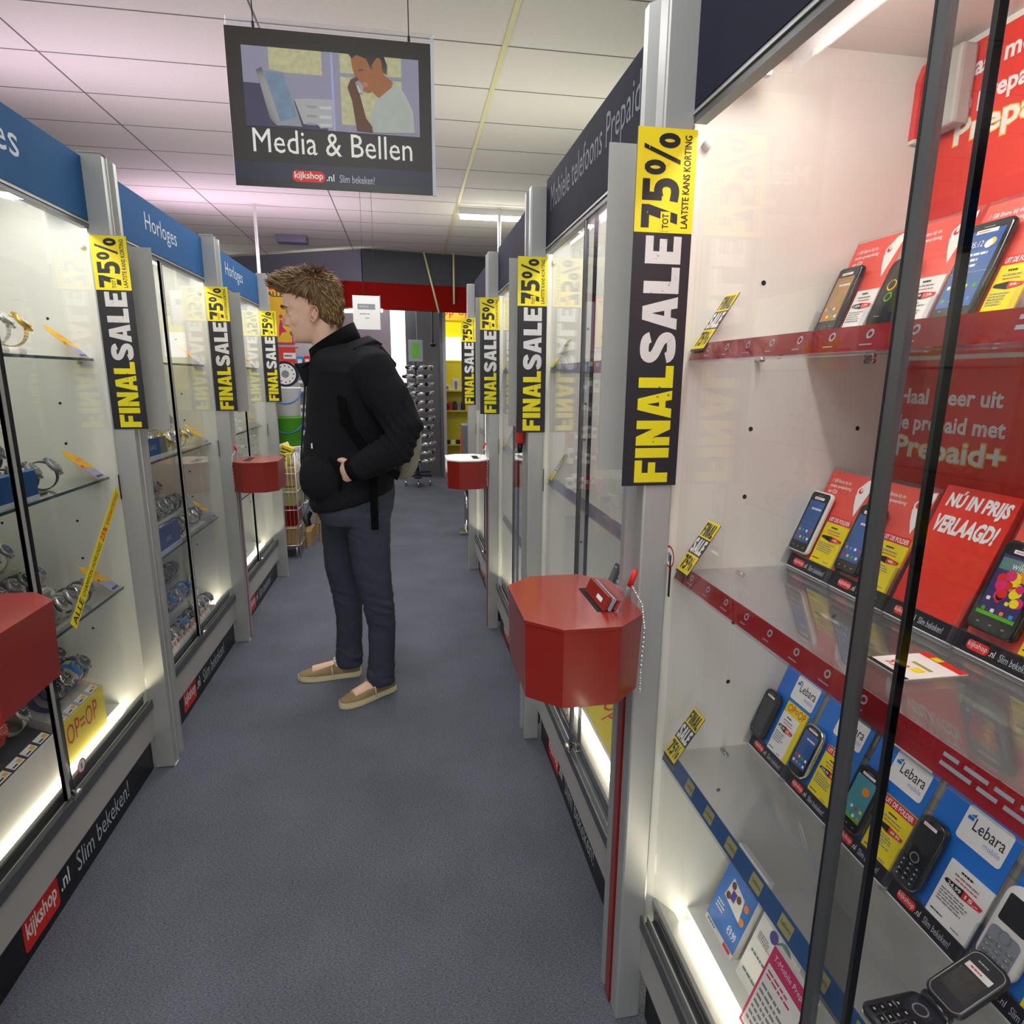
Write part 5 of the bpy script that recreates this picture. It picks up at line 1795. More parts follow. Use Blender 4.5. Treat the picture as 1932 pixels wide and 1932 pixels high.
# puffed hand pocket
b.ball((-0.335, 2.505, 0.985), (0.095, 0.068, 0.10), 'wool', 20, 14)
b.ball((-0.345, 2.795, 0.985), (0.090, 0.068, 0.10), 'wool', 20, 14)
jm = remesh(b, 0.0075, 4)
for v in jm.vertices:
    q = v.co
    w_ = noise.noise(Vector((q.x * 7 + q.z * 9, q.y * 5, q.z * 13 - q.x * 10))) * 0.0055 + noise.noise(q * 28) * 0.002
    el = math.exp(-((q - Vector((-0.03, 2.40, 1.15))).length / 0.10) ** 2)
    w_ += el * 0.006 * math.sin((q.z * 0.8 + q.x * 1.2) * 150)
    v.co += v.normal * w_
mesh_part(jm, 'jacket', MAN, ['wool'])
# cut the cuff line with a knit band, collar, zip, pocket welt, hem band
MB().tube([(-0.186, 2.412, 1.040), (-0.222, 2.424, 1.023)], [0.0520, 0.0440], 'knit', 20).build('cuff', MAN)
MB().tube([(-0.243, 2.878, 1.038), (-0.277, 2.866, 1.022)], [0.0520, 0.0455], 'knit', 20).build('cuff', MAN)


def collar_ring(cx, cz, rx, ry, slope, n=40, gap=0.0, dz=0.0):
    out = []
    for i in range(n + 1):
        a = PI + gap + (2 * PI - 2 * gap) * i / n
        x = cx + rx * math.cos(a)
        y = HY + ry * math.sin(a)
        out.append(Vector((x, y, cz + slope * (x - cx) + dz)))
    return out


# standing inner collar
c = MB()
lo = collar_ring(-0.268, 1.455, 0.105, 0.098, 0.42, gap=0.10)
hi = collar_ring(-0.292, 1.535, 0.090, 0.080, 0.62, gap=0.10)
lo2 = collar_ring(-0.268, 1.455, 0.090, 0.083, 0.42, gap=0.12)
hi2 = collar_ring(-0.292, 1.535, 0.080, 0.070, 0.62, gap=0.12)
n_ = len(lo)
vs = lo + hi + hi2 + lo2
fs = []
for j in range(3):
    for i in range(n_ - 1):
        a = j * n_ + i
        fs.append((a, a + 1, a + 1 + n_, a + n_))
for i in range(n_ - 1):
    fs.append((3 * n_ + i, 3 * n_ + i + 1, i + 1, i))
fs += [(0, n_, 2 * n_, 3 * n_), (n_ - 1, 4 * n_ - 1, 3 * n_ - 1, 2 * n_ - 1)]
c.add(vs, fs, 'knit', None, True)
c.build('inner_collar', MAN)
# turned-out collar flap with a pointed front corner
c = MB()
A_ = collar_ring(-0.262, 1.475, 0.118, 0.108, 0.45, gap=0.12)
B_ = collar_ring(-0.255, 1.420, 0.150, 0.150, 0.62, gap=0.25)
for L_ in (B_,):
    L_[0] = Vector((-0.424, HY - 0.050, 1.428))
    L_[1] = Vector((-0.405, HY - 0.085, 1.405))
    L_[-1] = Vector((-0.424, HY + 0.050, 1.428))
    L_[-2] = Vector((-0.405, HY + 0.085, 1.405))
A2 = [p + Vector((0, 0, 0.012)) for p in A_]
B2 = [p + Vector((0, 0, -0.004)) + (p - Vector((-0.26, HY, p.z))).normalized() * 0.012 for p in B_]
vs = A_ + A2 + B2 + B_
fs = []
for j in range(3):
    for i in range(n_ - 1):
        a = j * n_ + i
        fs.append((a + n_, a + 1 + n_, a + 1, a))
for i in range(n_ - 1):
    fs.append((i, i + 1, 3 * n_ + i + 1, 3 * n_ + i))
fs += [(3 * n_, 2 * n_, n_, 0), (n_ - 1, 2 * n_ - 1, 3 * n_ - 1, 4 * n_ - 1)]
c.add(vs, fs, 'wool', None, True)
c.build('collar', MAN)
# pocket welt and zip
c = MB()
c.tube([(-0.300, 2.448, 1.075), (-0.280, 2.440, 1.045), (-0.264, 2.438, 0.995), (-0.268, 2.442, 0.945)], [0.006, 0.008, 0.008, 0.006], 'knit', 8)
c.build('pocket_welt', MAN)
c = MB()
c.tube([(-0.392, HY - 0.03, 1.42), (-0.408, HY - 0.02, 1.30), (-0.425, HY - 0.02, 1.15), (-0.437, HY - 0.02, 1.04), (-0.428, HY - 0.02, 0.90)], 0.004, 'rubber', 6)
c.box(-0.3715, 2.482, 1.105, -0.3665, 2.486, 1.125, 'steel')
c.build('zip', MAN)
# ---- jeans
b = MB()
b.loft([ell(0, HY, z, f, k, h, 28, p=2.4) for z, f, k, h in ((1.02, -0.385, -0.075, 0.180), (0.90, -0.390, -0.062, 0.186), (0.83, -0.388, -0.070, 0.185), (0.785, -0.37, -0.085, 0.175))], 'denim')
b.tube([(-0.178, 2.560, 0.83), (-0.172, 2.556, 0.70), (-0.166, 2.553, 0.58), (-0.150, 2.556, 0.46), (-0.135, 2.565, 0.33), (-0.140, 2.570, 0.20), (-0.150, 2.574, 0.10), (-0.150, 2.575, 0.055)], [0.098, 0.086, 0.077, 0.068, 0.060, 0.057, 0.060, 0.060], 'denim', 24)
b.tube([(-0.290, 2.738, 0.83), (-0.305, 2.748, 0.68), (-0.309, 2.756, 0.55), (-0.300, 2.768, 0.43), (-0.292, 2.776, 0.30), (-0.298, 2.778, 0.18), (-0.302, 2.778, 0.09), (-0.302, 2.778, 0.055)], [0.098, 0.084, 0.076, 0.067, 0.060, 0.058, 0.062, 0.061], 'denim', 24)
dm = remesh(b, 0.0065, 3)
for v in dm.vertices:
    q = v.co
    kn = math.exp(-((q.z - 0.42) / 0.07) ** 2) + 0.9 * math.exp(-((q.z - 0.12) / 0.06) ** 2) + 0.4 * math.exp(-((q.z - 0.75) / 0.08) ** 2)
    w_ = noise.noise(Vector((q.x * 9, q.y * 9, q.z * 42 + q.x * 16))) * 0.006 * (0.25 + kn) + noise.noise(q * 16) * 0.002
    v.co += v.normal * w_
mesh_part(dm, 'jeans', MAN, ['denim'])


# ---- shoes
def shoe(toe, heel, nm):
    toe, heel = Vector(toe), Vector(heel)
    d = (toe - heel)
    L = d.length
    d.normalize()
    F = frame((heel.x, heel.y, 0), (d.x, d.y, 0), (-d.y, d.x, 0))
    st = [(0.0, 0.012), (0.03, 0.028), (0.10, 0.035), (0.30, 0.036), (0.55, 0.043), (0.72, 0.046), (0.86, 0.040), (0.95, 0.027), (1.0, 0.009)]
    out = [(u * L, -w) for u, w in st] + [(u * L, w) for u, w in reversed(st)]
    so = MB().prism([(p[0], p[1]) for p in out], 0.001, 0.026, 'sole', F)
    so.loft([[(p[0] * 1.006 - 0.003 * L, p[1] * 1.03, z) for p in out] for z in (0.006, 0.016)], 'sole', True, F, False)
    up_ = MB()
    rings = []
    for u, hw, h, zz in ((0.015, 0.020, 0.062, 0), (0.06, 0.030, 0.074, 0), (0.16, 0.034, 0.072, 0), (0.30, 0.036, 0.068, 0), (0.42, 0.039, 0.074, 0), (0.55, 0.042, 0.064, 0), (0.70, 0.044, 0.050, 0), (0.84, 0.039, 0.041, 0), (0.94, 0.028, 0.035, 0), (0.99, 0.010, 0.029, 0)):
        r = []
        for i in range(18):
            a = PI * 2 * i / 18
            c, s = math.cos(a), math.sin(a)
            r.append((u * L, hw * math.copysign(abs(c) ** 0.8, c), 0.022 + max(0, s) ** 0.75 * (h - 0.022) if s > 0 else 0.022 + s * 0.004))
        rings.append(r)
    up_.loft(rings, 'suede', True, F)
    o = up_.build('shoe', MAN)
    so.build('sole', o)
    la = MB()
    for k in range(5):
        u = (0.44 + 0.055 * k) * L
        h = 0.073 - 0.0052 * k
        la.tube([F @ Vector((u, -0.020, h - 0.010)), F @ Vector((u + 0.003, 0.0, h + 0.001)), F @ Vector((u, 0.020, h - 0.010))], 0.0028, 'lace', 6)
    la.tube([F @ Vector((0.43 * L, 0, 0.078)), F @ Vector((0.41 * L, 0.025, 0.083)), F @ Vector((0.45 * L, 0.040, 0.070)), F @ Vector((0.44 * L, 0.008, 0.078))], 0.0026, 'lace', 6)
    la.tube([F @ Vector((0.43 * L, 0, 0.078)), F @ Vector((0.42 * L, -0.03, 0.080)), F @ Vector((0.47 * L, -0.043, 0.055))], 0.0026, 'lace', 6)
    la.tube([F @ Vector((0.44 * L, 0, 0.078)), F @ Vector((0.46 * L, 0.046, 0.060)), F @ Vector((0.45 * L, 0.048, 0.020))], 0.0024, 'lace', 6)
    la.build('laces', o)
    return o


shoe((-0.318, 2.472, 0), (-0.092, 2.622, 0), 'near')
shoe((-0.535, 2.762, 0), (-0.250, 2.784, 0), 'far')

# ---- backpack worn on his back
BP = thing('backpack', 'grey backpack with black straps worn on the back of the young man', 'backpack', (0.0, 2.67, 0.955))
b = MB()
b.loft([ell(0, 2.69, z, f, k, h, 28, p=3.0) for z, f, k, h in ((0.955, -0.055, -0.01, 0.10), (0.968, -0.060, 0.012, 0.13), (1.01, -0.056, 0.035, 0.150), (1.10, -0.050, 0.058, 0.155), (1.20, -0.046, 0.052, 0.145), (1.28, -0.044, 0.030, 0.13), (1.31, -0.040, 0.0, 0.09))], 'bag_grey')
bm_ = remesh(b, 0.008, 3)
for v in bm_.vertices:
    v.co += v.normal * (noise.noise(v.co * 14) * 0.006)
mesh_part(bm_, 'bag', BP, ['bag_grey'])
s = MB()
strap = [(-0.045, 2.56, 1.42), (-0.10, 2.535, 1.488), (-0.18, 2.528, 1.478), (-0.232, 2.505, 1.420), (-0.245, 2.455, 1.340), (-0.240, 2.440, 1.260), (-0.215, 2.437, 1.180), (-0.16, 2.438, 1.10), (-0.09, 2.446, 1.03), (-0.05, 2.50, 0.99)]
for a, e in zip(strap, strap[1:]):
    a, e = Vector(a), Vector(e)
    m_ = (a + e) / 2
    out = (m_ - Vector((-0.235, HY, m_.z - (0.25 if m_.z > 1.4 else 0)))).normalized()
    dr = (e - a).normalized()
    sd = dr.cross(out).normalized()
    out = sd.cross(dr).normalized()
    w = 0.017
    o0, o1 = out * 0.001, out * 0.008
    ee = e + dr * 0.004
    s.add([a + sd * w + o0, a - sd * w + o0, ee - sd * w + o0, ee + sd * w + o0, a + sd * w + o1, a - sd * w + o1, ee - sd * w + o1, ee + sd * w + o1],
          [(0, 1, 2, 3), (7, 6, 5, 4), (0, 4, 5, 1), (1, 5, 6, 2), (2, 6, 7, 3), (3, 7, 4, 0)], 'bag_black')
st = s.build('strap', BP)
k = MB()
k.box(-0.018, -0.013, 0, 0.018, 0.013, 0.010, 'knit', frame((-0.236, 2.428, 1.215), (0.9, 0, 0.2), (0.2, 0.05, -0.9)))
k.box(-0.012, -0.008, 0.010, 0.012, 0.008, 0.013, 'bag_black', frame((-0.236, 2.428, 1.215), (0.9, 0, 0.2), (0.2, 0.05, -0.9)))
k.build('buckle', st)
k = MB()
k.bbox(-0.155, 2.433, 0.785, -0.125, 2.438, 1.00, 'bag_black', 0.002, 1)
k.tube([(-0.148, 2.43, 1.00), (-0.148, 2.428, 1.03), (-0.145, 2.43, 1.06)], 0.008, 'bag_black', 8)
k.build('hanging_strap', BP)
k = MB()
k.tube([(-0.410, 2.60, 0.83), (-0.425, 2.585, 0.805), (-0.415, 2.575, 0.775)], [0.012, 0.016, 0.012], 'rubber', 8)
k.build('waist_clip', BP)
# ================================================================== hanging department sign
HS = thing('hanging_sign', 'dark hanging sign reading Media & Bellen with a picture of a man phoning', 'sign', (-0.20, 2.15, 1.945))
F0 = frame((-0.493, 2.15, 1.944), (1, 0, 0), (0, 0, 1))
w, h = 0.592, 0.424
b = MB()
b.box(0, 0, -0.004, w, h, 0, 'sign_brown', F0)
b.box(w, -0.002, -0.005, w + 0.010, h + 0.018, 0.0005, 'letter_pale', F0)
b.box(-0.001, 0, -0.005, 0.0, h, 0.0005, 'white', F0)
b.rect(F0, 0, 0, w, 0.068, 'navy', 1)
b.rect(F0, 0, 0, w, 0.02, 'kick_black', 2)
b.text(F0, 'Media & Bellen', 0.058, 0.095, 0.530, 0.160, 'paper', 2, 0.0)
b.rrect(F0, 0.166, 0.018, 0.263, 0.050, 0.014, 'red_logo', 3)
b.text(F0, 'kijkshop', 0.172, 0.022, 0.257, 0.047, 'white', 4, 0.015)
b.text(F0, '.nl', 0.266, 0.024, 0.290, 0.044, 'white', 3, 0.01)
b.text(F0, 'Slim bekeken!', 0.306, 0.022, 0.412, 0.044, 'letter_pale', 3)
b.build('board', HS)
# printed picture
p = MB()
P0 = frame((-0.493 + 0.043, 2.1495, 1.944 + 0.165), (1, 0, 0), (0, 0, 1))
S_ = 0.512 / 1310.0       # picture units measured on the photograph, 1310 wide x 590 high


def Q(x, y):
    # shear of the sign removed: x from 275, y from the top edge that drops 8 % to the right
    return ((x - 275 - (y - 290) * 0.03) * S_ * 0.985, (0.212 - (y - 290 - (x - 275) * 0.078) * S_ * 0.93))


def pp(pts, m, lay):
    p.poly(P0, [Q(*q) for q in pts], m, lay)


mat('pic_sky', '#b9b890', 0.5, var=0.35, scale=60)
mat('pic_wall', '#8f8ea6', 0.5, var=0.1, scale=10)
mat('pic_shade', '#3d3a58', 0.5, var=0.2, scale=12)
mat('pic_skin', '#9a6238', 0.5, var=0.15, scale=40)
mat('pic_skin_dark', '#5e3822', 0.5, var=0.15, scale=40)
mat('pic_shirt', '#a9b3ac', 0.5, var=0.1, scale=30)
mat('pic_screen', '#6f87a2', 0.5, var=0.3, scale=30)
p.rect(P0, 0, 0, 0.512, 0.212, 'pic_wall', 1)
p.rect(P0, 0, 0, 0.26, 0.115, 'pic_shade', 2)
p.rect(P0, 0.075, 0.148, 0.226, 0.212, 'pic_sky', 2)
p.rect(P0, 0.278, 0.02, 0.46, 0.212, 'pic_sky', 2)
p.rect(P0, 0.278, 0.150, 0.46, 0.160, 'pic_wall', 3)
p.rect(P0, 0.12, 0.075, 0.26, 0.140, 'pic_wall', 3)
p.rect(P0, 0.235, 0.0, 0.278, 0.212, 'pic_wall', 4)
p.rect(P0, 0.252, 0.0, 0.258, 0.212, 'lavender', 5)
pp([(380, 470), (420, 450), (560, 880), (520, 880), (470, 830)], 'phone_black', 5)
pp([(425, 455), (590, 490), (710, 890), (555, 880)], 'letter_grey', 6)
pp([(440, 475), (580, 500), (675, 815), (545, 850)], 'pic_screen', 7)
pp([(655, 685), (750, 680), (940, 690), (945, 900), (850, 905), (830, 880), (720, 870)], 'phone_black', 5)
for yy in (730, 800, 860):
    pp([(745, yy), (820, yy + 5), (820, yy + 22), (745, yy + 18)], 'letter_grey', 6)
    pp([(845, yy + 8), (935, yy + 12), (935, yy + 36), (845, yy + 32)], 'letter_pale', 6)
# man on the telephone: shirt, neck, face, hair, arm
pp([(1285, 690), (1345, 590), (1430, 575), (1500, 640), (1570, 780), (1585, 950), (1260, 940), (1225, 840)], 'pic_shirt', 6)
pp([(1250, 600), (1330, 500), (1410, 560), (1400, 600), (1300, 680), (1260, 640)], 'pic_skin', 7)
pp([(1085, 370), (1200, 355), (1290, 380), (1345, 470), (1330, 560), (1270, 625), (1215, 640), (1180, 620), (1175, 575), (1120, 520), (1100, 460)], 'pic_skin', 8)
pp([(1065, 350), (1110, 340), (1270, 345), (1340, 370), (1365, 440), (1362, 510), (1330, 480), (1310, 400), (1270, 400), (1245, 440), (1255, 470), (1235, 455), (1205, 390), (1130, 360), (1095, 385)], 'phone_black', 9)
p.disc(P0, *Q(1297, 430), 0.011, 'pic_skin', 10, 12, 0.018)
pp([(1060, 600), (1085, 540), (1130, 520), (1160, 560), (1150, 640), (1160, 680), (1200, 830), (1250, 900), (1250, 940), (1130, 925), (1095, 700)], 'pic_skin_dark', 9)
pp([(1120, 560), (1150, 545), (1185, 590), (1175, 650), (1145, 640)], 'phone_black', 10)
pp([(1130, 590), (1140, 585), (1165, 635), (1150, 640)], 'letter_pale', 11)
pp([(1180, 560), (1215, 565), (1210, 600), (1175, 585)], 'lip', 10)
pp([(1140, 470), (1175, 462), (1185, 475), (1145, 480)], 'phone_black', 10)
p.build('picture', HS)
r = MB()
r.box(0.005, h - 0.002, -0.004, w + 0.010, h + 0.026, -0.0005, 'acrylic', F0)
for k in range(3):
    r.box(0.005, h + 0.004 + 0.007 * k, -0.0005, w + 0.010, h + 0.0055 + 0.007 * k, 0.0005, 'acrylic', F0)
r.build('hanger_rail', HS)
for x in (-0.412, 0.035):
    c = MB().cyl((x, 2.152, 1.944 + h), (x, 2.152, HC), 0.0016, 'rubber', n=6)
    c.cyl((x, 2.152, 1.944 + h + 0.002), (x, 2.152, 1.944 + h + 0.016), 0.004, 'rubber', n=8)
    c.build('wire', HS)

# ================================================================== ceiling fittings
t = thing('ceiling_lamp', 'bright white tube lamp hanging across the right end of the ceiling', 'lamp', (0.78, 5.55, 2.67))
MB().box(0.47, 5.52, 2.70, 1.10, 5.60, HC, 'white').build('housing', t)
MB().cyl((0.48, 5.56, 2.685), (1.09, 5.56, 2.685), 0.016, 'tube', n=12).build('tube', t)
MB().cyl((0.80, 5.50, 2.20), (0.80, 5.50, 2.75), 0.014, 'white', n=10).thing('hanging_pole', 'white pole hanging below the bright tube lamp on the right', 'pole')
area_light('ceiling_lamp_light', (0.78, 5.55, 2.66), (0, 0, -1), 0.6, 0.05, 8)
t = thing('ceiling_vent', 'small grey box with a green light on the ceiling beyond the sign', 'detector', (-1.09, 6.95, 2.70))
MB().bbox(-1.24, 6.85, 2.68, -0.95, 7.0, HC, 'duct', 0.006).build('housing', t)
MB().ball((-1.21, 6.848, 2.70), 0.008, 'green', 8, 6).build('indicator', t)
MB().cyl((-1.19, 5.74, 1.90), (-1.19, 5.74, HC), 0.013, 'white', n=10).thing('hanging_pole', 'white pole hanging from the ceiling behind the left row', 'pole')
for x, y, zb, m, lb in ((0.330, 7.5, 2.10, 'lit_yellow', 'slanting yellowish rod hanging before the red bulkhead'), (0.565, 7.5, 2.20, 'lit_yellow', 'upright yellowish rod right of the slanting one')):
    MB().cyl((x - (0.10 if x < 0.4 else 0), y, HC), (x + (0.06 if x < 0.4 else 0), y, zb), 0.012, m, n=8).thing('ceiling_rod', lb, 'rod')
t = thing('hanging_microphone', 'dark rod with a black end hanging before the grey column', 'rod', (0.345, 8.3, 1.75))
MB().cyl((0.345, 8.3, 1.80), (0.345, 8.3, HC), 0.014, 'alu_dark', n=8).build('rod', t)
MB().lathe([(0.02, 0), (0.045, 0.02), (0.045, 0.04), (0.02, 0.05)], 'rubber', 16, Matrix.Translation((0.345, 8.3, 1.755))).build('end_piece', t)

# ================================================================== far end of the shop
def solid(name, pts, z0, z1, m):
    return MB().prism(pts, z0, z1, m).struct(name)


solid('bulkhead_red', [(-2.4, 8.3), (-0.62, 7.35), (1.6, 7.7), (1.6, 7.8), (-0.60, 7.45), (-2.4, 8.4)], 2.12, 2.40, 'red_deep')
solid('bulkhead_grey', [(-0.45, 7.42), (1.9, 7.75), (1.9, 8.6), (-0.45, 8.3)], 2.40, HC, 'bulkhead')
solid('duct_ceiling', [(-2.2, 8.35), (-1.0, 7.7), (-0.46, 7.45), (-0.46, 8.3), (-2.2, 9.0)], 2.40, HC, 'duct')
b = MB().cyl((-2.3, 8.20, 2.105), (-0.25, 7.42, 2.105), 0.018, 'tube', n=10)
b.thing('strip_lamp', 'thin bright strip lamp along the bottom of the red bulkhead', 'lamp')
F = frame((-1.02, 7.558, 2.20), (0.88, -0.47, 0), (0, 0, 1))
b = MB().text(F, 'Espresso', 0, 0, 0.30, 0.07, 'letter_pale', 3)
b.thing('bulkhead_lettering', 'pale lettering on the red bulkhead beside the hanging paper', 'lettering')
# lit column, grey walls, yellow display
MB().box(-0.20, 9.0, 0, 0.0, 9.2, 2.45, 'lightbox').thing('light_column', 'tall glowing white light column behind the man', 'light column')
solid('wall_grey_partition', [(-1.6, 9.3), (-0.2, 9.3), (-0.2, 9.4), (-1.6, 9.4)], 0, 2.5, 'mauve_wall')
solid('wall_dark_partition', [(0.0, 9.1), (0.22, 9.05), (0.22, 9.2), (0.0, 9.25)], 0, 2.45, 'bulkhead')
t_ = MB().box(0.15, 8.75, 0, 0.45, 9.0, 2.45, 'grey_wall')
t_.struct('column_grey')
b = MB().box(0.45, 8.62, 0, 0.49, 8.70, 2.45, 'alu_dark')
b.box(0.49, 8.60, 0, 0.53, 8.70, 2.45, 'alu')
b.struct('trim_1')
t = thing('yellow_display', 'yellow lit wall display with op-op sign and shelves at the far right', 'display', (0.95, 9.4, 0))
MB().box(0.50, 9.45, 0.0, 1.60, 9.5, 2.40, 'yellow').build('back_panel', t)
b = MB().box(0.52, 9.25, 2.17, 1.60, 9.45, 2.37, 'yellow_warm')
F = frame((0.53, 9.2495, 2.20), (1, 0, 0), (0, 0, 1))
b.text(F, 'op-op-op', 0, 0, 0.62, 0.13, 'red_logo', 2)
b.build('sign_box', t)
MB().box(0.53, 9.43, 1.62, 1.4, 9.449, 1.95, 'lightbox').build('white_panel', t)
MB().box(0.53, 9.43, 1.955, 1.4, 9.449, 2.16, 'lightbox_yellow').build('lit_panel', t)
for z in (1.19, 0.90, 0.40):
    MB().box(0.53, 9.2, z - 0.02, 1.4, 9.45, z, 'yellow').build('shelf', t)
for k, (x, w_, h_, m) in enumerate(((0.545, 0.08, 0.07, 'paper'), (0.66, 0.10, 0.16, 'paper'), (0.79, 0.09, 0.11, 'paper'))):
    b = MB().bbox(x, 9.25, 1.1905, x + w_, 9.33, 1.1905 + h_, m, 0.003, 1)
    b.box(x + w_ * 0.3, 9.2490, 1.20, x + w_ * 0.7, 9.2499, 1.19 + h_ * 0.8, 'ink_grey')
    b.thing('boxed_gadget', 'pale boxed gadget, %s from the left on the upper yellow shelf' % ordn[k], 'box')
for k in range(8):
    b = MB().bbox(0.545 + 0.06 * k, 9.22, 0.9005, 0.595 + 0.06 * k, 9.30, 0.9005 + 0.10 + 0.015 * (k % 3), ['navy', 'red_logo', 'navy', 'ink_grey', 'navy', 'yellow_warm'][k % 6], 0.004, 1)
    b.thing('small_pack', '%s pack, %s from the left on the middle yellow shelf' % (['navy blue', 'red', 'navy blue', 'grey', 'navy blue', 'orange'][k % 6], ordn[k]), 'pack')
for k in range(6):
    MB().bbox(0.545 + 0.08 * k, 9.22, 0.4005, 0.61 + 0.08 * k, 9.30, 0.4005 + 0.06, ['ink', 'paper'][k % 2], 0.004, 1).thing('small_pack', '%s pack, %s from the left on the lowest yellow shelf' % (['black', 'white'][k % 2], ordn[k]), 'pack')
t = thing('stool_machine', 'dark grey appliance on a chrome pole beside the farthest right case', 'appliance', (0.52, 5.40, 0))
MB().bbox(0.46, 5.33, 0.40, 0.60, 5.50, 0.98, 'grey_wall', 0.012, 2).build('housing', t)
MB().box(0.452, 5.36, 0.42, 0.459, 5.46, 0.90, 'red_card').build('side_board', t)
MB().cyl((0.50, 5.41, 0.03), (0.50, 5.41, 0.40), 0.022, 'chrome').build('pole', t)
MB().bbox(0.43, 5.33, 0.0, 0.60, 5.50, 0.03, 'chrome', 0.008, 2).build('base_plate', t)
# ------------------------------------------------------------------ eyewear carousel
t = thing('carousel_stand', 'rotating eyewear stand on castors behind the man', 'display stand', (0.11, 8.0, 0))
MB().cyl((0.11, 8.0, 0.14), (0.11, 8.0, 1.60), 0.018, 'chrome').build('pole', t)
MB().box(-0.07, 7.955, 0.115, 0.29, 8.045, 0.14, 'rubber').box(0.065, 7.82, 0.115, 0.155, 8.18, 0.14, 'rubber').box(-0.05, 7.965, 0.165, 0.27, 8.035, 0.19, 'rubber').box(0.1, 7.98, 0.14, 0.12, 8.02, 0.165, 'rubber').build('foot', t)
for dx, dy in ((-0.155, 0), (0.155, 0), (0, -0.155), (0, 0.155)):
    c = MB().cyl((0.11 + dx, 8.0 + dy, 0.085), (0.11 + dx, 8.0 + dy, 0.116), 0.008, 'chrome', n=8)
    c.cyl((0.11 + dx - 0.012, 8.0 + dy, 0.04), (0.11 + dx + 0.012, 8.0 + dy, 0.04), 0.04, 'chrome', n=16)
    c.build('castor', t)
b = MB().bbox(0.03, 7.98, 1.56, 0.21, 8.02, 1.82, 'letter_grey', 0.008, 2)
b.build('header_plate', t)
MB().box(0.075, 7.976, 1.61, 0.165, 7.979, 1.79, 'green').build('green_panel', t)
g = MB()
for k in range(12):
    g.cyl((-0.02, 8.0, 0.30 + 0.105 * k), (0.24, 8.0, 0.30 + 0.105 * k), 0.004, 'chrome', n=6)
    g.cyl((0.11, 7.87, 0.30 + 0.105 * k), (0.11, 8.13, 0.30 + 0.105 * k), 0.004, 'chrome', n=6)
g.build('arms', t)


def eyewear(M, label):
    b = MB()
    for s in (-1, 1):
        b.ball((s * 0.034, 0, 0), (0.036, 0.012, 0.021), 'phone_dark' if s < 0 else 'steel', 10, 6, M)
        b.tube([(s * 0.066, 0, 0.01), (s * 0.070, 0.06, 0.008), (s * 0.066, 0.12, -0.012)], 0.004, 'phone_grey', 6, M=M)
        b.ball((s * 0.034, -0.007, 0.006), (0.020, 0.003, 0.010), 'chrome', 8, 5, M)
    b.ball((0, 0.03, -0.006), (0.062, 0.045, 0.018), 'clear_bag', 10, 6, M)
    b.tube([(-0.012, 0, 0.006), (0, -0.003, 0.010), (0.012, 0, 0.006)], 0.004, 'phone_grey', 6, M=M)
    return b


kk = 0
proto = None
rg = random.Random(9)
for k in range(12):
    for q, (dx, dy, rz) in enumerate(((-0.10, -0.02, -70), (-0.07, -0.12, -25), (0.05, -0.14, 5), (0.15, -0.08, 40), (0.20, 0.02, 75))):
        M = Matrix.Translation((0.11 + dx + rg.uniform(-.025, .02), 8.0 + dy, 0.335 + 0.105 * k)) @ Matrix.Rotation(R(rz + rg.uniform(-12, 12)), 4, 'Z') @ Matrix.Rotation(R(rg.uniform(-10, 10)), 4, 'Y') @ Matrix.Scale(1.15, 4)
        lb = 'pair of shiny dark glasses, %s tier from the bottom, %s on the rotating stand' % (ordn[k], ['far left', 'left', 'middle', 'right', 'far right'][q])
        if proto is None:
            proto = eyewear(Matrix.Identity(4), lb).build('sunglasses')
            tag(proto, lb, 'sunglasses', 'glasses on the rotating stand')
            proto.matrix_world = M
        else:
            dup(proto, M, lb)
# white paper hanging beside the head
t = thing('hanging_paper', 'white framed notice hanging behind the head of the man', 'notice', (-0.285, 5.0, 1.72))
F = frame((-0.385, 5.0, 1.728), (0.995, 0.06, 0), (0, 0, 1))
b = MB().box(0, 0, -0.003, 0.20, 0.245, 0, 'paper', F)
b.rect(F, 0.035, 0.145, 0.165, 0.185, 'letter_grey', 1)
b.lines(F, 0.05, 0.155, 0.15, 0.175, 1, 'letter_pale', 2)
b.lines(F, 0.05, 0.105, 0.16, 0.12, 1, 'ink_grey', 1)
b.lines(F, 0.09, 0.075, 0.13, 0.09, 1, 'ink_grey', 1, seed=3)
b.build('sheet', t)
b = MB()
b.box(0.20, 0, -0.006, 0.206, 0.25, 0.003, 'letter_grey', F)
b.build('frame_edge', t)
MB().cyl((-0.30, 5.005, 1.97), (-0.30, 5.005, HC), 0.0015, 'rubber', n=6).cyl((-0.22, 5.01, 1.97), (-0.22, 5.01, HC), 0.0015, 'rubber', n=6).build('wire', t)

# ------------------------------------------------------------------ goods beyond the left row
def bucket(x, y, z, m, rim, label):
    t = thing('bucket', label, 'bucket', (x, y, z))
    MB().lathe([(0.085, 0.0), (0.090, 0.004), (0.106, 0.215), (0.112, 0.222), (0.112, 0.234), (0.104, 0.234), (0.102, 0.215), (0.085, 0.008)], m, 28, Matrix.Translation((x, y, z))).build('pail', t)
    pts = []
    for k in range(13):
        a = PI * k / 12
        pts.append((x + 0.112 * math.cos(a), y - 0.10 * math.sin(a) - 0.005, z + 0.205 - 0.10 * math.sin(a)))
    MB().tube(pts, 0.004, rim, 8).build('handle', t)
    return t


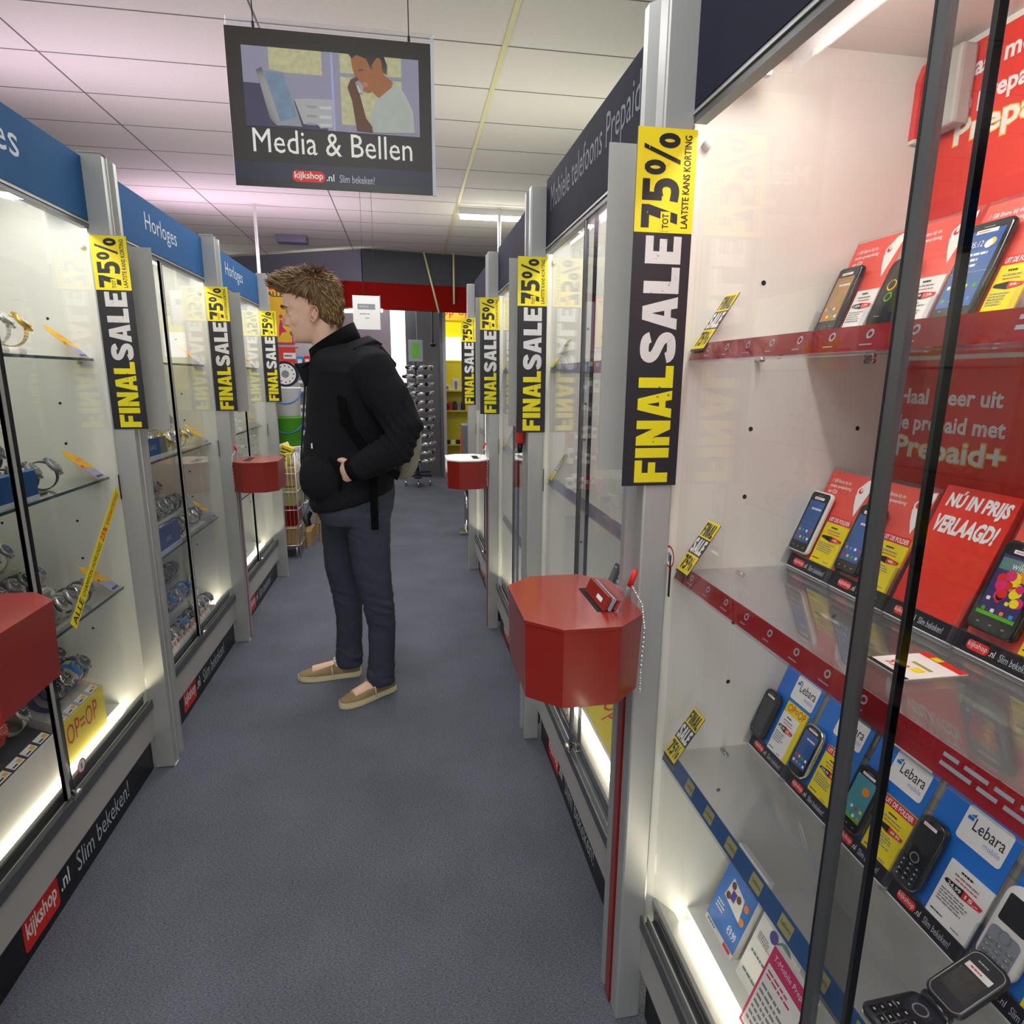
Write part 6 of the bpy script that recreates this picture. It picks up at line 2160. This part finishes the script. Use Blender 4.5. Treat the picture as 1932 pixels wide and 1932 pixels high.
MB().box(-1.09, 5.16, 0.0, -0.82, 5.45, 0.02, 'wood').box(-1.09, 5.16, 0.02, -1.03, 5.45, 0.10, 'wood').box(-0.88, 5.16, 0.02, -0.82, 5.45, 0.10, 'wood').box(-1.09, 5.16, 0.10, -0.82, 5.45, 0.118, 'wood').thing('pallet', 'wooden pallet under the stacked buckets beyond the left row', 'pallet')
for k, (m, rm, lb) in enumerate((('white', 'blue_dark', 'white bucket at the bottom of the stack'), ('green', 'letter_pale', 'lime green bucket, second from the bottom of the stack'), ('white', 'blue_card', 'white bucket with blue handle under the visible green one'),
                                 ('green', 'blue_card', 'bright green bucket in the bucket stack beside the man'), ('white', 'blue_card', 'white bucket with a blue handle topping the stack'))):
    bucket(-0.955, 5.3, 0.1185 + 0.2345 * k, m, rm, lb)
t = thing('wall_clock', 'half-round clock face standing on the topmost white bucket', 'clock', (-0.96, 5.3, 1.291))
F = frame((-0.955, 5.28, 1.392), (1, 0, 0), (0, 0, 1))
b = MB()
b.ring(F, 0, 0, 0.082, 0.10, 'navy', 2)
b.disc(F, 0, 0, 0.082, 'paper', 1)
for k in range(12):
    b.disc(F, 0.064 * math.cos(k * PI / 6), 0.064 * math.sin(k * PI / 6), 0.006, 'ink', 2, 6)
b.disc(F, 0, 0, 0.03, 'letter_grey', 2)
b.lathe([(0.10, -0.03), (0.10, 0.0)], 'navy', 28, F)
b.build('dial', t)
# posters on the partition beyond
solid('wall_white_partition', [(-1.62, 6.9), (-0.95, 6.9), (-0.95, 7.0), (-1.62, 7.0)], 0, 2.2, 'wall_paint')
F = frame((-1.42, 6.889, 1.70), (1, 0, 0), (0, 0, 1))
b = MB().box(0, 0, -0.01, 0.29, 0.56, 0, 'magenta', F)
b.rect(F, 0.0, 0.015, 0.265, 0.545, 'yellow_warm', 1)
b.text(F, 'PALLET', 0.02, 0.46, 0.25, 0.51, 'navy', 2, 0.02)
b.disc(F, 0.17, 0.27, 0.02, 'magenta', 2, 8)
b.poly(F, [(0.16, 0.24), (0.19, 0.22), (0.18, 0.17), (0.22, 0.12), (0.17, 0.11), (0.14, 0.06), (0.145, 0.16)], 'magenta', 2)
b.rect(F, 0.0, 0.53, 0.29, 0.56, 'red_logo', 3)
b.thing('pallet_poster', 'yellow PALLET poster with magenta edge beyond the left row', 'poster')
F = frame((-1.30, 6.889, 1.33), (1, 0, 0), (0, 0, 1))
b = MB().box(0, 0, -0.01, 0.20, 0.34, 0, 'red_card', F)
b.rect(F, 0.05, 0.22, 0.18, 0.28, 'paper', 1)
b.lines(F, 0.06, 0.235, 0.17, 0.265, 1, 'ink', 2)
b.poly(F, [(0.02, 0.16), (0.05, 0.16), (0.14, 0.04), (0.12, 0.03)], 'letter_grey', 1)
b.thing('red_poster', 'red poster with a grey tool under the PALLET poster', 'poster')
# hook rail with packs beside the jacket
rg = random.Random(4)
pal = ['red_logo', 'paper', 'skyblue', 'letter_pale', 'paper', 'ink_grey', 'paper', 'letter_pale', 'blue_dark']
t = thing('goods_rack', 'white panel rack holding small packs between buckets and man', 'rack', (-0.78, 5.9, 0))
MB().box(-0.98, 5.98, 0, -0.55, 6.0, 1.62, 'wall_paint').build('panel', t)
b = MB()
for z in (0.30, 0.55, 0.80, 1.02, 1.24, 1.44):
    b.box(-0.96, 5.85, z - 0.008, -0.57, 5.98, z, 'letter_grey')
b.build('ledges', t)
for r_, z in enumerate((0.30, 0.55, 0.80, 1.02, 1.24, 1.44)):
    for k in range(6):
        hh = rg.uniform(0.09, 0.16)
        ww = rg.uniform(0.05, 0.062)
        x = -0.955 + 0.064 * k
        m = rg.choice(pal)
        b = MB().bbox(x, 5.86, z + 0.0005, x + ww, 5.93, z + hh, m, 0.004, 1)
        b.box(x + 0.008, 5.8585, z + hh * 0.4, x + ww - 0.008, 5.8598, z + hh * 0.75, 'paper' if m not in ('paper', 'letter_pale') else 'ink_grey')
        b.thing('small_pack', 'little boxed item, %s from the left on the %s ledge of the goods rack' % (ordn[k], ordn[r_]), 'pack', 'packs on the goods rack')
# wire basket with goods
t = thing('wire_basket', 'tall wire mesh bin full of goods beyond the left row', 'wire bin', (-0.90, 4.92, 0))
b = MB()
x0, x1, y0, y1 = -1.02, -0.845, 4.80, 5.08
for x in (x0, x1):
    for y in (y0, y1):
        b.cyl((x, y, 0), (x, y, 0.82), 0.005, 'steel', n=6)
b.build('corner_posts', t)
for nm, pts in (('front_grid', [(x0, y0), (x1, y0)]), ('side_grid', [(x1, y0), (x1, y1)]), ('side_grid', [(x0, y0), (x0, y1)]), ('back_grid', [(x0, y1), (x1, y1)])):
    g = MB()
    (xa, ya), (xb, yb) = pts
    for z in (0.10, 0.24, 0.38, 0.52, 0.66, 0.81):
        g.cyl((xa, ya, z), (xb, yb, z), 0.0035, 'steel', n=6)
    for k in range(1, 6):
        f = k / 6
        g.cyl((xa + (xb - xa) * f, ya + (yb - ya) * f, 0.10), (xa + (xb - xa) * f, ya + (yb - ya) * f, 0.81), 0.002, 'steel', n=5)
    g.build(nm, t)
MB().box(x0 + 0.006, y0 + 0.006, 0.10, x1 - 0.006, y1 - 0.006, 0.106, 'steel').build('bottom_grid', t)
MB().cyl((-0.87, 4.795, 0.02), (-0.87, 4.795, 0.09), 0.005, 'steel', n=6).build('foot', t)
for k, (z, m, lb) in enumerate(((0.107, 'cardboard', 'brown carton at the bottom of the wire bin'), (0.257, 'red_deep', 'dark red carton in the wire bin'), (0.407, 'olive', 'olive carton in the wire bin'), (0.557, 'cardboard', 'brown carton under the top of the wire bin'))):
    MB().bbox(x0 + 0.015, y0 + 0.015, z, x1 - 0.015, y1 - 0.015, z + 0.145, m, 0.006, 1).thing('carton', lb, 'carton')
for k, (dx, rz, m, lb) in enumerate(((0.03, 25, 'yellow', 'yellow printed pack sticking out of the wire bin'), (0.09, -20, 'paper', 'white printed pack sticking out of the wire bin'))):
    M = Matrix.Translation((x0 + dx + 0.03, 4.86 + 0.1 * k, 0.71)) @ Matrix.Rotation(R(rz), 4, 'Y')
    b = MB().bbox(-0.045, -0.03, 0, 0.045, 0.03, 0.17, m, 0.006, 1, M)
    b.lines(frame(M @ Vector((-0.04, -0.0305, 0.03)), M.to_3x3() @ Vector((1, 0, 0)), M.to_3x3() @ Vector((0, 0, 1))), 0.005, 0.02, 0.075, 0.12, 4, 'ink', 1, seed=k)
    b.thing('printed_pack', lb, 'pack')
F = frame((-0.80, 5.25, 0.42), (0.35, -0.94, 0.0), (0, 0, 1))
F = frame((-0.845, 5.62, 0.33), (0.25, -0.95, 0.0), (0.05, 0, 1))
b = MB().box(0, 0, -0.01, 0.40, 0.34, 0, 'red_logo', F)
b.disc(F, 0.2, 0.17, 0.13, 'yellow', 1)
b.text(F, 'SALE', 0.10, 0.12, 0.30, 0.22, 'red_logo', 2, 0.03)
b.box(0.05, -0.33, -0.03, 0.08, 0, -0.01, 'wood', F)
b.box(0.30, -0.33, -0.03, 0.33, 0, -0.01, 'wood', F)
b.thing('sale_board', 'red and yellow board on wooden legs beside the wire bin', 'board')
# red spray-like holder behind the second right sign
t = thing('hanging_holder', 'small red holder with black tip below the second right sale sign', 'holder', (0.40, 2.21, 1.11))
MB().bbox(0.386, 2.195, 1.145, 0.4125, 2.222, 1.240, 'red_logo', 0.004, 2).build('holder_body', t)
MB().cyl((0.40, 2.2085, 1.112), (0.40, 2.2085, 1.146), 0.008, 'rubber', r1=0.011, n=10).build('tip', t)
